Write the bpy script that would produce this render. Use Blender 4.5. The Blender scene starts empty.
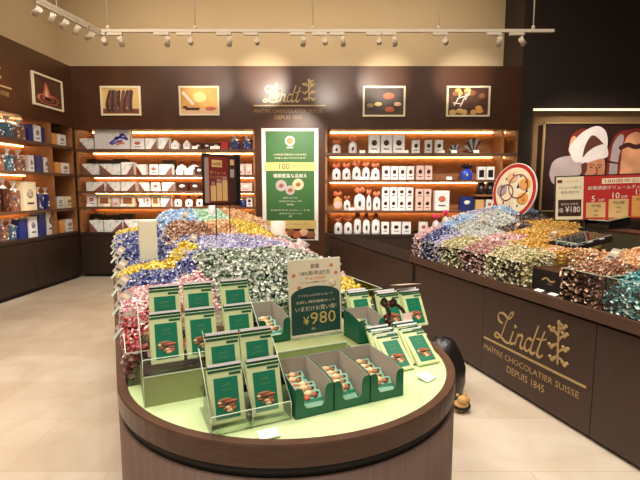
import bpy, bmesh, math, random
from mathutils import Vector, Matrix, Euler
random.seed(7)
C = bpy.context.scene.collection
PI = math.pi
R = math.radians

# ------------------------------------------------------------------ materials
def nt(name):
    m = bpy.data.materials.new(name); m.use_nodes = True
    t = m.node_tree; b = t.nodes['Principled BSDF']
    return m, t, b
def lin(c):
    return tuple(((v/255)/12.92 if v/255 <= .04045 else ((v/255+.055)/1.055)**2.4) for v in c)+(1,)
def mat(name, rgb, rough=.5, metal=0, spec=.5, noise=0, scale=20, emit=0, coat=0, stretch=None, bump=0, var=0):
    m, t, b = nt(name)
    col = lin(rgb)
    b.inputs['Base Color'].default_value = col
    b.inputs['Roughness'].default_value = rough
    b.inputs['Metallic'].default_value = metal
    b.inputs['Specular IOR Level'].default_value = spec
    b.inputs['Coat Weight'].default_value = coat
    last = None
    if noise or bump:
        tc = t.nodes.new('ShaderNodeTexCoord'); mp = t.nodes.new('ShaderNodeMapping')
        if stretch: mp.inputs['Scale'].default_value = stretch
        n = t.nodes.new('ShaderNodeTexNoise'); n.inputs['Scale'].default_value = scale; n.inputs['Detail'].default_value = 4
        t.links.new(tc.outputs['Object'], mp.inputs['Vector']); t.links.new(mp.outputs[0], n.inputs['Vector'])
        if noise:
            r = t.nodes.new('ShaderNodeValToRGB')
            r.color_ramp.elements[0].position = .3; r.color_ramp.elements[1].position = .7
            r.color_ramp.elements[0].color = tuple(c*(1-noise) for c in col[:3])+(1,)
            r.color_ramp.elements[1].color = tuple(min(1, c*(1+noise)) for c in col[:3])+(1,)
            t.links.new(n.outputs['Fac'], r.inputs['Fac']); t.links.new(r.outputs['Color'], b.inputs['Base Color'])
        if bump:
            bp = t.nodes.new('ShaderNodeBump'); bp.inputs['Strength'].default_value = bump; bp.inputs['Distance'].default_value = .01
            t.links.new(n.outputs['Fac'], bp.inputs['Height']); t.links.new(bp.outputs[0], b.inputs['Normal'])
    if emit:
        b.inputs['Emission Color'].default_value = col; b.inputs['Emission Strength'].default_value = emit
    return m
M = {}
def M_(k, *a, **kw): M[k] = mat(k, *a, **kw)
M_('wall_brown', (72, 40, 19), .33, noise=.12, scale=3, stretch=(1, 1, .25), spec=.5)
M_('pillar_dark', (38, 26, 20), .6, noise=.1, scale=3, stretch=(6, 6, .3))
M_('beige', (208, 186, 150), .9, noise=.03, scale=.8)
M_('ceiling_paint', (205, 185, 150), .9)
M_('cab_dark', (48, 33, 25), .45, noise=.15, scale=6, stretch=(4, 4, .3))
M_('shelf_wood', (150, 100, 58), .5, noise=.15, scale=5, stretch=(1, 4, 4))
M_('shelf_edge', (92, 62, 42), .5)
M_('counter_wood', (60, 42, 34), .5, noise=.12, scale=14, stretch=(6, 6, .25))
M_('counter_rim', (80, 57, 45), .4, noise=.1, scale=8)
M_('rim_wood', (82, 54, 40), .32, noise=.22, scale=10, stretch=(1, 1, 5))
M_('island_wood', (112, 88, 76), .5, noise=.16, scale=16, stretch=(6, 6, .12))
M_('black', (14, 12, 12), .6)
M_('black_matte', (40, 29, 23), .85, spec=.2)
M_('black_gloss', (18, 16, 17), .4, coat=.2)
M_('mint', (206, 226, 168), .4)
M_('gold', (190, 162, 112), .4, metal=.35)
M_('gold_dim', (172, 136, 86), .5)
M_('white', (238, 234, 226), .5)
M_('white_metal', (206, 192, 170), .4)
M_('cream', (236, 224, 190), .6)
M_('pack_lime', (206, 216, 160), .35, noise=.05, scale=8)
M_('pack_green', (10, 116, 84), .35, noise=.12, scale=6)
M_('pack_deep', (14, 84, 58), .4)
M_('box_green', (14, 98, 70), .4)
M_('cardboard', (176, 164, 152), .75, noise=.06, scale=4)
M_('nut_brown', (150, 92, 56), .5, noise=.35, scale=60)
M_('nut_cream', (226, 190, 140), .5, noise=.2, scale=60)
M_('choc_dark', (62, 28, 18), .35)
M_('mint_bar', (130, 180, 150), .4, noise=.15, scale=30)
M_('sign_paper', (226, 208, 182), .6)
M_('sign_green', (24, 66, 56), .5, noise=.12, scale=10)
M_('sign_gold', (214, 184, 116), .45, metal=.2)
M_('faint_gold', (110, 150, 96), .5)
M_('orange', (222, 128, 66), .5)
M_('text_dark', (60, 54, 44), .6)
M_('banner_green', (52, 100, 48), .5, noise=.12, scale=1.2)
M_('banner_band', (214, 188, 118), .5)
M_('red', (186, 38, 30), .45)
M_('maroon', (124, 36, 30), .5)
M_('dark_red_board', (64, 34, 30), .5)
M_('tan', (218, 178, 118), .5)
M_('steel', (120, 116, 112), .35, metal=.9)
M_('navy', (30, 46, 120), .4)
M_('bluebox', (30, 70, 190), .4)
M_('pinkish', (232, 200, 190), .5)
M_('orangebox', (226, 160, 84), .5)
M_('orange_ribbon', (226, 128, 92), .4, noise=.3, scale=40)
M_('brown_ribbon', (140, 66, 44), .4, noise=.3, scale=40)
M_('silver', (190, 190, 194), .25, metal=.7)
M_('white_pack', (232, 232, 232), .4, noise=.1, scale=25)
M_('corner_brown', (128, 84, 74), .5)
M_('magenta', (214, 40, 96), .4)
M_('painted_glow', (150, 116, 78), .6)
M_('bag_plastic', (226, 222, 222), .18, noise=.06, scale=40, coat=.5)
M_('card', (176, 164, 150), .35)
M_('card_rose', (168, 140, 130), .35)
M_('frosted', (232, 226, 200), .35)
M_('plush_tan', (204, 160, 100), .9)
M_('lamp_face', (255, 236, 200), .4, emit=1.2)
M_('led', (255, 198, 130), .5, emit=24)
M_('rim_light', (255, 226, 190), .5, emit=1.3)
M_('purple_art', (110, 80, 170), .5, noise=.4, scale=30)

def floor_mat():
    m, t, b = nt('floor_stone')
    tc = t.nodes.new('ShaderNodeTexCoord')
    br = t.nodes.new('ShaderNodeTexBrick')
    br.inputs['Scale'].default_value = 1
    br.inputs['Brick Width'].default_value = 1.2; br.inputs['Row Height'].default_value = .6
    br.inputs['Mortar Size'].default_value = .003; br.inputs['Bias'].default_value = 0
    br.inputs['Color1'].default_value = lin((214, 201, 182)); br.inputs['Color2'].default_value = lin((202, 186, 164))
    br.inputs['Mortar'].default_value = lin((196, 176, 152))
    n = t.nodes.new('ShaderNodeTexNoise'); n.inputs['Scale'].default_value = 2.2; n.inputs['Detail'].default_value = 8; n.inputs['Distortion'].default_value = .8
    r = t.nodes.new('ShaderNodeValToRGB'); r.color_ramp.elements[0].position = .3; r.color_ramp.elements[1].position = .62
    r.color_ramp.elements[0].color = (.80, .74, .68, 1); r.color_ramp.elements[1].color = (1, 1, 1, 1)
    mx = t.nodes.new('ShaderNodeMix'); mx.data_type = 'RGBA'; mx.blend_type = 'MULTIPLY'; mx.inputs['Factor'].default_value = .8
    t.links.new(tc.outputs['Object'], br.inputs['Vector']); t.links.new(tc.outputs['Object'], n.inputs['Vector'])
    t.links.new(n.outputs['Fac'], r.inputs['Fac'])
    t.links.new(br.outputs['Color'], mx.inputs['A']); t.links.new(r.outputs['Color'], mx.inputs['B'])
    t.links.new(mx.outputs['Result'], b.inputs['Base Color'])
    b.inputs['Roughness'].default_value = .42
    return m
M['floor_stone'] = floor_mat()

def acrylic():
    m = bpy.data.materials.new('clear_acrylic'); m.use_nodes = True
    t = m.node_tree; t.nodes.clear()
    o = t.nodes.new('ShaderNodeOutputMaterial'); mx = t.nodes.new('ShaderNodeMixShader')
    tr = t.nodes.new('ShaderNodeBsdfTransparent'); tr.inputs[0].default_value = (.97, .985, .965, 1)
    g = t.nodes.new('ShaderNodeBsdfGlossy'); g.inputs['Roughness'].default_value = .08; g.inputs[0].default_value = (1, 1, 1, 1)
    f = t.nodes.new('ShaderNodeFresnel'); f.inputs['IOR'].default_value = 1.5
    t.links.new(f.outputs[0], mx.inputs[0]); t.links.new(tr.outputs[0], mx.inputs[1]); t.links.new(g.outputs[0], mx.inputs[2])
    t.links.new(mx.outputs[0], o.inputs[0]); return m
M['acrylic'] = acrylic()
def printed():
    m, t, b = nt('printed_carton')
    tc = t.nodes.new('ShaderNodeTexCoord'); v = t.nodes.new('ShaderNodeTexVoronoi'); v.inputs['Scale'].default_value = 28
    n = t.nodes.new('ShaderNodeTexNoise'); n.inputs['Scale'].default_value = 14
    r = t.nodes.new('ShaderNodeValToRGB'); r.color_ramp.elements[0].position = .5; r.color_ramp.elements[1].position = .6
    r.color_ramp.elements[0].color = (0, 0, 0, 1); r.color_ramp.elements[1].color = (.55, .55, .55, 1)
    mx = t.nodes.new('ShaderNodeMix'); mx.data_type = 'RGBA'
    t.links.new(tc.outputs['Object'], v.inputs['Vector']); t.links.new(tc.outputs['Object'], n.inputs['Vector'])
    t.links.new(n.outputs['Fac'], r.inputs['Fac']); t.links.new(r.outputs['Color'], mx.inputs['Factor'])
    mx.inputs['A'].default_value = lin((240, 238, 236)); t.links.new(v.outputs['Color'], mx.inputs['B'])
    t.links.new(mx.outputs['Result'], b.inputs['Base Color']); b.inputs['Roughness'].default_value = .4
    return m
M['printed_carton'] = printed()
M_('acrylic_edge', (206, 220, 196), .2, spec=.8)

def foil(name, body, shade2, metal=.12):
    # wrapper foil: two colours of the same wrapper patterned in small patches, a little different on every piece
    m, t, b = nt(name)
    geo = t.nodes.new('ShaderNodeNewGeometry')
    n = t.nodes.new('ShaderNodeTexNoise'); n.inputs['Scale'].default_value = 42; n.inputs['Detail'].default_value = 1
    r = t.nodes.new('ShaderNodeValToRGB'); r.color_ramp.elements[0].position = .42; r.color_ramp.elements[1].position = .58
    r.color_ramp.elements[0].color = lin(body); r.color_ramp.elements[1].color = lin(shade2)
    t.links.new(geo.outputs['Position'], n.inputs['Vector']); t.links.new(n.outputs['Fac'], r.inputs['Fac'])
    t.links.new(r.outputs['Color'], b.inputs['Base Color'])
    b.inputs['Roughness'].default_value = .3; b.inputs['Metallic'].default_value = metal
    b.inputs['Coat Weight'].default_value = .4; b.inputs['Coat Roughness'].default_value = .15
    return m
FOILS = {   # colour: (words, body, second body colour, twisted ends, second)
 'green': ('green and white', (18, 40, 24), (70, 94, 62), (244, 243, 234), (204, 210, 192)),
 'red': ('red', (120, 12, 20), (160, 36, 40), (228, 200, 194), (176, 70, 70)),
 'pink': ('pink and white', (186, 84, 96), (226, 186, 186), (248, 236, 232), (228, 190, 190)),
 'navy': ('dark blue', (12, 20, 84), (36, 50, 130), (220, 222, 234), (96, 104, 160)),
 'yellow': ('bright yellow', (206, 168, 20), (230, 204, 60), (244, 232, 160), (206, 176, 40)),
 'copper': ('copper brown', (76, 34, 20), (150, 92, 58), (244, 216, 190), (150, 96, 66)),
 'lightblue': ('light blue', (60, 116, 184), (160, 196, 226), (240, 246, 250), (170, 200, 226)),
 'peach': ('peach gold', (180, 106, 60), (226, 180, 124), (248, 230, 200), (214, 164, 110)),
 'violet': ('white and violet', (66, 62, 132), (190, 186, 210), (238, 236, 240), (176, 170, 204)),
 'mint': ('pale mint', (130, 190, 160), (200, 226, 196), (232, 242, 226), (150, 196, 160)),
 'gold': ('gold', (176, 118, 24), (222, 176, 70), (248, 222, 146), (190, 140, 40)),
 'olive': ('pale olive gold', (106, 90, 40), (200, 188, 130), (246, 242, 216), (206, 196, 146)),
 'rose': ('rose brown', (100, 36, 38), (180, 120, 112), (244, 222, 214), (186, 130, 122)),
 'teal': ('teal', (20, 96, 104), (90, 170, 172), (216, 240, 236), (96, 170, 172)),
 'black': ('black', (26, 20, 22), (84, 66, 60), (170, 150, 140), (36, 30, 30)),
 'snow': ('silver white', (110, 112, 108), (216, 218, 212), (250, 250, 248), (206, 210, 200)),
 'lime': ('lime green', (140, 176, 70), (200, 220, 130), (226, 238, 180), (130, 160, 70)),
}
for k, v in FOILS.items():
    M['foil_'+k] = foil(k+'_foil', v[1], v[2]); M['twist_'+k] = foil(k+'_twist', v[3], v[4], .1)

# ------------------------------------------------------------------ object helpers
def tag(o, label=None, cat=None, group=None, kind=None):
    if label: o['label'] = label
    if cat: o['category'] = cat
    if group: o['group'] = group
    if kind: o['kind'] = kind
    return o
def thing(name, label, cat, loc=(0, 0, 0), rot=(0, 0, 0), group=None):
    o = bpy.data.objects.new(name, None); C.objects.link(o)
    o.empty_display_size = .05
    o.location = loc; o.rotation_euler = rot if not isinstance(rot, (int, float)) else (0, 0, rot)
    return tag(o, label, cat, group)
class MB:
    def __init__(s): s.bm = bmesh.new(); s.mats = []
    def mi(s, m):
        m = M[m] if isinstance(m, str) else m
        if m not in s.mats: s.mats.append(m)
        return s.mats.index(m)
    def _fin(s, vs, m, T=None, smooth=False):
        if T is not None: bmesh.ops.transform(s.bm, matrix=T, verts=vs)
        i = s.mi(m); fs = set(f for v in vs for f in v.link_faces)
        for f in fs: f.material_index = i; f.smooth = smooth
        return vs
    def box(s, x0, x1, y0, y1, z0, z1, m, T=None, bev=0):
        r = bmesh.ops.create_cube(s.bm, size=1)['verts']
        A = Matrix.Translation(((x0+x1)/2, (y0+y1)/2, (z0+z1)/2)) @ Matrix.Diagonal((abs(x1-x0), abs(y1-y0), abs(z1-z0), 1))
        bmesh.ops.transform(s.bm, matrix=A, verts=r)
        if bev:
            es = list(set(e for v in r for e in v.link_edges))
            i = s.mi(m)
            res = bmesh.ops.bevel(s.bm, geom=es, offset=bev, segments=2, affect='EDGES', profile=.5)
            fs = set(res['faces']); vs = set(v for f in fs for v in f.verts)
            for v in list(vs):
                for f in v.link_faces: fs.add(f)
            for f in fs: f.material_index = i; f.smooth = False
            vs = list(set(v for f in fs for v in f.verts))
            if T is not None: bmesh.ops.transform(s.bm, matrix=T, verts=vs)
            return vs
        return s._fin(r, m, T)
    def cyl(s, p, q, r0, r1=None, m='black', seg=16, smooth=True, caps=True):
        r1 = r0 if r1 is None else r1
        p = Vector(p); q = Vector(q); d = q-p
        r = bmesh.ops.create_cone(s.bm, cap_ends=caps, segments=seg, radius1=r0, radius2=r1, depth=d.length)['verts']
        T = Matrix.Translation((p+q)/2) @ d.to_track_quat('Z', 'Y').to_matrix().to_4x4()
        s._fin(r, m, T, smooth)
        for f in set(f for v in r for f in v.link_faces):
            if len(f.verts) > 4: f.smooth = False
        return r
    def ell(s, c, rad, m, sub=2, T=None):
        r = bmesh.ops.create_icosphere(s.bm, subdivisions=sub, radius=1)['verts']
        A = Matrix.Translation(c) @ (T if T is not None else Matrix.Identity(4)) @ Matrix.Diagonal((*rad, 1))
        return s._fin(r, m, A, True)
    def prism(s, pts, y0, y1, m, T=None, mb=None):
        # polygon in x-z, thickness along y
        a = [s.bm.verts.new((x, y0, z)) for x, z in pts]; b = [s.bm.verts.new((x, y1, z)) for x, z in pts]
        n = len(pts); fs = []
        fs.append(s.bm.faces.new(a)); fs.append(s.bm.faces.new(b[::-1]))
        for i in range(n): fs.append(s.bm.faces.new((a[i], b[i], b[(i+1) % n], a[(i+1) % n])))
        i = s.mi(m)
        for f in fs: f.material_index = i
        if T is not None: bmesh.ops.transform(s.bm, matrix=T, verts=a+b)
        return a+b
    def slab(s, pts, z0, z1, m, smooth=False):
        # polygon in x-y, thickness along z
        a = [s.bm.verts.new((x, y, z0)) for x, y in pts]; b = [s.bm.verts.new((x, y, z1)) for x, y in pts]
        n = len(pts); i = s.mi(m)
        f = s.bm.faces.new(a[::-1]); f.material_index = i
        f = s.bm.faces.new(b); f.material_index = i
        for k in range(n):
            f = s.bm.faces.new((a[k], a[(k+1) % n], b[(k+1) % n], b[k])); f.material_index = i; f.smooth = smooth
    def ribbon(s, pts, w, y, m, closed=False, angle=None, amp=.5, th=.002):
        # stroke in x-z at depth y facing -y, width w (calligraphic when angle is given)
        P = smooth(pts); i = s.mi(m); L = []; Rr = []
        for k, p in enumerate(P):
            a = P[max(0, k-1)]; b = P[min(len(P)-1, k+1)]
            dx, dz = b[0]-a[0], b[1]-a[1]; l = math.hypot(dx, dz) or 1; dx /= l; dz /= l
            ww = w
            if angle is not None: ww = w*((1-amp)+amp*abs(dx*math.sin(angle)-dz*math.cos(angle)))
            if k in (0, len(P)-1): ww *= .4
            L.append((p[0]-dz*ww/2, p[1]+dx*ww/2)); Rr.append((p[0]+dz*ww/2, p[1]-dx*ww/2))
        fr = [[s.bm.verts.new((q[0], y-th, q[1])) for q in X] for X in (L, Rr)]
        bk = [[s.bm.verts.new((q[0], y, q[1])) for q in X] for X in (L, Rr)]
        for k in range(len(P)-1):
            for a, b, c, d in ((fr[0][k], fr[0][k+1], fr[1][k+1], fr[1][k]), (bk[0][k+1], bk[0][k], fr[0][k], fr[0][k+1]), (fr[1][k], fr[1][k+1], bk[1][k+1], bk[1][k])):
                try: f = s.bm.faces.new((a, b, c, d)); f.material_index = i
                except ValueError: pass
    def build(s, name, parent=None, loc=None, rot=None, norm=True):
        if norm: bmesh.ops.recalc_face_normals(s.bm, faces=s.bm.faces)
        me = bpy.data.meshes.new(name); s.bm.to_mesh(me); s.bm.free()
        for m in s.mats: me.materials.append(m)
        o = bpy.data.objects.new(name, me); C.objects.link(o)
        if parent: o.parent = parent
        if loc: o.location = loc
        if rot: o.rotation_euler = rot
        return o
def smooth(pts, n=6):
    if len(pts) < 3: return pts
    out = []
    P = [pts[0]]+list(pts)+[pts[-1]]
    for i in range(1, len(P)-2):
        for k in range(n):
            t = k/n; a, b, c, d = P[i-1], P[i], P[i+1], P[i+2]
            out.append(tuple(.5*((2*b[j])+(-a[j]+c[j])*t+(2*a[j]-5*b[j]+4*c[j]-d[j])*t*t+(-a[j]+3*b[j]-3*c[j]+d[j])*t**3) for j in (0, 1)))
    out.append(pts[-1]); return out
def copy_tree(o, parent=None):
    c = o.copy(); C.objects.link(c); c.parent = parent
    for ch in [x for x in KIDS.get(o.name, [])]: copy_tree(ch, c)
    return c
KIDS = {}
def index_kids(root):
    for ch in root.children_recursive:
        KIDS.setdefault(ch.parent.name, [])
        if ch not in KIDS[ch.parent.name]: KIDS[ch.parent.name].append(ch)
_font = {}
def text(name, body, x, z, h, m, parent, w=None, y=0, align='CENTER', th=.0006, bold=False):
    key = (body,)
    if key not in _font:
        cu = bpy.data.curves.new('t', 'FONT'); cu.body = body; cu.size = 1; cu.resolution_u = 2
        cu.align_x = 'LEFT'; cu.fill_mode = 'FRONT'
        ob = bpy.data.objects.new('t', cu); C.objects.link(ob)
        bpy.context.view_layer.update()
        me = bpy.data.meshes.new_from_object(ob.evaluated_get(bpy.context.evaluated_depsgraph_get()))
        vs = [tuple(v.co[:2]) for v in me.vertices]; fs = [tuple(p.vertices) for p in me.polygons]
        bpy.data.objects.remove(ob); bpy.data.curves.remove(cu); bpy.data.meshes.remove(me)
        _font[key] = (vs, fs)
    vs, fs = _font[key]
    if not vs: return None
    x0 = min(v[0] for v in vs); x1 = max(v[0] for v in vs); y0 = min(v[1] for v in vs); y1 = max(v[1] for v in vs)
    sz = h/(y1-y0); sx = sz if w is None else w/(x1-x0)
    ox = {'CENTER': (x0+x1)/2, 'LEFT': x0, 'RIGHT': x1}[align]
    me = bpy.data.meshes.new(name)
    me.from_pydata([(x+(a-ox)*sx, y-th, z+(b-y0)*sz) for a, b in vs], [], fs)
    me.materials.append(M[m])
    o = bpy.data.objects.new(name, me); C.objects.link(o)
    if parent: o.parent = parent
    return o

# ------------------------------------------------------------------ camera
cam = bpy.data.cameras.new('camera'); co = bpy.data.objects.new('camera', cam); C.objects.link(co)
PITCH = math.atan2(51, 450)
cam.sensor_width = 36; cam.lens = 36*450/640; cam.clip_start = .05
co.location = (0, 0, 1.6); co.rotation_euler = (PI/2-PITCH, 0, 0)
bpy.context.scene.camera = co
CAMP = Vector((0, 0, 1.6))

# ------------------------------------------------------------------ room
def struct(o): o['kind'] = 'structure'; return o
b = MB(); b.box(-5.2, 6.4, -1.5, 9.2, -.1, 0, 'floor_stone'); struct(b.build('floor'))
b = MB(); b.box(-5.2, 6.4, -1.5, 9.2, 5.3, 5.4, 'ceiling_paint'); struct(b.build('ceiling'))
b = MB(); b.box(-5.2, 3.52, 8.95, 9.1, 0, 5.3, 'beige'); struct(b.build('wall_back'))
b = MB(); b.box(-5.2, -5.0, -1.5, 8.95, 0, 5.3, 'beige'); struct(b.build('wall_left'))
b = MB(); b.box(6.2, 6.4, -1.5, 9.1, 0, 5.3, 'pillar_dark'); struct(b.build('wall_right'))
# dark pillar wall with a recess, its backlit glow painted into the colour, on the right of the back wall
b = MB()
b.box(3.51, 3.74, 8.1, 9.1, 0, 5.3, 'pillar_dark'); b.box(3.74, 6.2, 8.1, 9.1, 3.0, 5.3, 'pillar_dark')
b.box(3.74, 6.2, 8.35, 9.1, 0, 3.0, 'painted_glow'); b.box(3.74, 6.2, 8.1, 8.35, 0, 1.0, 'pillar_dark')
struct(b.build('wall_pillar'))
b = MB(); b.box(3.74, 6.2, 8.085, 8.11, 2.965, 3.0, 'rim_light'); struct(b.build('trim_1'))
# brown fascia above the shelving
b = MB(); b.box(-4.36, 3.51, 8.1, 8.95, 2.65, 3.72, 'wall_brown'); struct(b.build('wall_fascia_back'))
LW = 0.0525  # small turn of the left wall
b = MB(); b.box(-.62, 0, -9.6, 0, 2.68, 3.72, 'wall_brown'); o = struct(b.build('wall_fascia_left', loc=(-4.34, 8.1, 0), rot=(0, 0, -LW)))
# column that carries the banner
b = MB(); b.box(-1.15, .09, 8.1, 8.95, 0, 2.65, 'wall_brown'); struct(b.build('wall_column'))

# ------------------------------------------------------------------ built-in shelving
def led(parent, x0, x1, y, z):
    b = MB(); b.box(x0, x1, y+.05, y+.062, z-.014, z-.002, 'led'); return b.build('light_strip', parent)
def back_unit(label, x0, x1, tiers, bays, name='wall_shelving', extra=()):
    t = thing(name, label, 'shelving', (0, 8.1, 0))
    b = MB(); b.box(x0, x1, .50, .53, .8, 2.65, 'shelf_wood'); b.build('back_panel', t)
    for x in bays:
        b = MB(); b.box(x-.02, x+.02, .02, .5, .8, 2.65, 'shelf_wood'); b.build('upright', t)
    for z in tiers[1:]:
        b = MB(); b.box(x0, x1, .01, .5, z-.035, z, 'shelf_wood'); b.box(x0, x1, 0, .012, z-.04, z+.005, 'shelf_edge'); b.build('shelf_board', t)
        led(t, x0+.1, x1-.05, .40, z-.035)
    led(t, x0+.1, x1-.05, .40, 2.65)
    b = MB(); b.box(x0, x1, 0, .5, tiers[0]-.05, tiers[0], 'cab_dark'); b.build('counter_top', t)
    b = MB(); b.box(x0, x1, .03, .5, .06, tiers[0]-.05, 'cab_dark'); b.box(x0, x1, .06, .45, 0, .06, 'black'); b.build('base_cabinet', t)
    n = max(2, round((x1-x0)/.9))
    for i in range(n):
        a = x0+(x1-x0)*i/n; c = x0+(x1-x0)*(i+1)/n
        b = MB(); b.box(a+.004, c-.004, .012, .03, .07, tiers[0]-.06, 'cab_dark'); b.build('door', t)
    return t
ZL = [.82, 1.28, 1.56, 1.85, 2.30]; ZR = [.78, 1.21, 1.76, 2.23]
back_unit('long brown lit shelving on the back wall left of the green banner', -4.34, -1.15, ZL, [-4.32, -1.17])
u = back_unit('brown lit shelving on the back wall right of the green banner', .09, 3.51, ZR, [.11, 3.49, 3.24])
b = MB(); b.box(2.80, 3.22, .03, .5, 1.47, 1.5, 'shelf_wood'); b.build('shelf_board', u)
t = thing('wall_shelving', 'brown lit shelving running along the left wall', 'shelving', (-4.34, 8.1, 0), (0, 0, -LW))
ZS = [.85, 1.27, 1.86, 2.33]
b = MB(); b.box(-.53, -.5, -9.4, -.02, .8, 2.68, 'shelf_wood'); b.build('back_panel', t)
for yy in (-.04, -.62, -3.2, -5.8, -8.4):
    b = MB(); b.box(-.5, -.02, yy-.02, yy+.02, .8, 2.68, 'shelf_wood'); b.build('upright', t)
for z in ZS[1:]+[2.68]:
    if z < 2.6:
        b = MB(); b.box(-.5, -.01, -9.4, -.02, z-.035, z, 'shelf_wood'); b.box(-.012, 0, -9.4, -.02, z-.04, z+.005, 'shelf_edge'); b.build('shelf_board', t)
    b = MB(); b.box(-.462, -.45, -9.3, -.68, z-.049, z-.037, 'led'); b.build('light_strip', t)
b = MB(); b.box(-.5, 0, -9.4, -.02, .8, .85, 'cab_dark'); b.build('counter_top', t)
b = MB(); b.box(-.5, -.03, -9.4, -.02, .06, .8, 'cab_dark'); b.box(-.45, -.06, -9.4, -.02, 0, .06, 'black'); b.build('base_cabinet', t)
for i in range(8):
    b = MB(); b.box(-.03, -.012, -9.38+i*1.17, -9.38+(i+1)*1.17-.008, .07, .79, 'cab_dark'); b.build('door', t)

# ------------------------------------------------------------------ logo
def logo(parent, x0, z0, w, text_m='gold', y=0):
    # script word over a rule; x0, z0 = left end of the rule, w = length of the rule
    s = w/10.0; q_ = .74
    b = MB()
    def st(pts, wd, an=R(60), amp=.6): b.ribbon([(x0+(.75+p[0]*q_)*s, z0+(.1+p[1]*q_)*s) for p in pts], wd*s*.72, y, 'gold', angle=an, amp=amp, th=.004)
    st([(1.95, 2.35), (1.45, 2.45), (1.2, 2.9), (1.45, 3.35), (2.1, 3.4), (2.75, 3.1), (3.2, 3.35), (3.45, 3.75), (3.2, 3.85), (2.75, 3.2), (2.3, 2.2), (1.95, 1.2), (1.6, .75), (1.1, .55), (.75, .75), (1.0, 1.05), (1.6, .9), (2.3, .55), (2.9, .5), (3.3, .8)], .26)
    st([(3.62, 2.0), (3.35, 1.3), (3.2, .75), (3.45, .6), (3.8, .9)], .34)
    b.ell((x0+(.75+3.85*q_)*s, y-.002, z0+(.1+2.55*q_)*s), (.16*s, .003, .16*s), 'gold', 1)
    st([(4.35, 2.0), (4.1, 1.3), (3.85, .6)], .34); st([(4.0, 1.2), (4.5, 1.85), (4.85, 1.9), (4.85, 1.5), (4.65, .9), (4.85, .6), (5.2, .85)], .3)
    st([(6.2, 1.85), (5.75, 1.95), (5.35, 1.4), (5.3, .8), (5.55, .6), (5.95, .95), (6.3, 1.7)], .28)
    st([(6.95, 3.6), (6.6, 2.6), (6.2, 1.4), (6.05, .75), (6.35, .6), (6.7, .9)], .34)
    st([(7.75, 3.3), (7.35, 2.2), (7.0, 1.2), (6.95, .7), (7.25, .6), (7.65, .95)], .34); st([(6.75, 2.25), (7.5, 2.35), (8.0, 2.6)], .18)
    b.build('script_word', parent)
    b = MB()
    def E_(p): return (x0+(7.65+(p[0]-8.9)*.62)*s, z0+(.35+p[1]*.84)*s)
    def br(pts, wd): b.ribbon([E_(p) for p in pts], wd*s, y, 'gold', th=.004)
    br([(9.0, .3), (8.95, 1.2), (8.9, 2.2), (8.85, 3.6)], .15)
    for p, q in (((8.95, .9), (9.9, .5)), ((8.95, 1.3), (9.9, 1.7)), ((8.9, 1.9), (8.0, 1.5)), ((8.9, 2.2), (9.7, 2.8)), ((8.9, 2.6), (7.9, 2.9)), ((8.9, .9), (8.2, .5)), ((8.9, 3.0), (9.5, 3.4))):
        br([p, ((p[0]+q[0])/2, (p[1]+q[1])/2+.14), q], .16)
        for ox, oz in ((0, 0), (-.3, .2), (.28, .22)): c_ = E_((q[0]+ox, q[1]+oz)); b.ell((c_[0], y-.002, c_[1]), (.19*s, .003, .14*s), 'gold', 1)
    c_ = E_((8.85, 3.7)); b.ell((c_[0], y-.002, c_[1]), (.16*s, .003, .22*s), 'gold', 1)
    b.build('tree_emblem', parent)
    b = MB(); b.box(x0, x0+w, y-.004, y, z0-.06*s, z0+.1*s, 'gold'); b.build('rule', parent)
    text('lettering', 'MAÎTRE CHOCOLATIER SUISSE', x0+w*.48, z0-.95*s, .56*s, text_m, parent, w=w*.95, y=y-.002)
    text('lettering', 'DEPUIS 1845', x0+w*.48, z0-1.85*s, .54*s, text_m, parent, w=w*.38, y=y-.002)
t = thing('shop_logo', 'gold Lindt wall lettering with tree emblem above the green banner', 'logo', (0, 8.1, 0)); logo(t, -1.16, 3.05, 1.26, 'gold_dim')
t = thing('shop_logo', 'gold Lindt wall lettering high on the left wall, cut by the picture edge', 'logo', (-4.34, 8.1, 0), (0, 0, PI/2-LW)); logo(t, -2.72, 3.02, 1.26, 'gold_dim')

# ------------------------------------------------------------------ framed pictures
def picture(label, x, z, w, h, parent_loc, rot, art):
    t = thing('framed_picture', label, 'picture', parent_loc, rot)
    b = MB()
    f = .03
    for a in ((-w/2, w/2, -h/2, -h/2+f), (-w/2, w/2, h/2-f, h/2), (-w/2, -w/2+f, -h/2+f, h/2-f), (w/2-f, w/2, -h/2+f, h/2-f)):
        b.box(x+a[0], x+a[1], -.03, 0, z+a[2], z+a[3], 'cream')
    b.build('frame', t)
    b = MB(); art(b, x-w/2+f, z-h/2+f, w-2*f, h-2*f); b.build('print', t)
    return t
def acol(k, c, **kw):
    if k not in M: M_(k, c, .6, **kw)
    return k
def A_pods(b, x, z, w, h):
    b.box(x, x+w, -.012, 0, z, z+h, acol('art_sand', (222, 186, 120), noise=.15, scale=4))
    b.box(x, x+w, -.013, -.012, z, z+h*.2, acol('art_brown', (120, 62, 34), noise=.4, scale=12))
    for i in range(9):
        cx = x+w*(.18+.08*i); b.ribbon([(cx+w*.1*math.sin(i*2), z+h*.08), (cx-w*.06, z+h*.35), (cx+w*.05*math.cos(i), z+h*.92)], w*.09, -.013-.0006*i, acol('art_dark%d' % (i % 2), ((66, 40, 34), (110, 66, 56))[i % 2], noise=.3, scale=20), th=.0005, angle=0, amp=.2)
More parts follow.
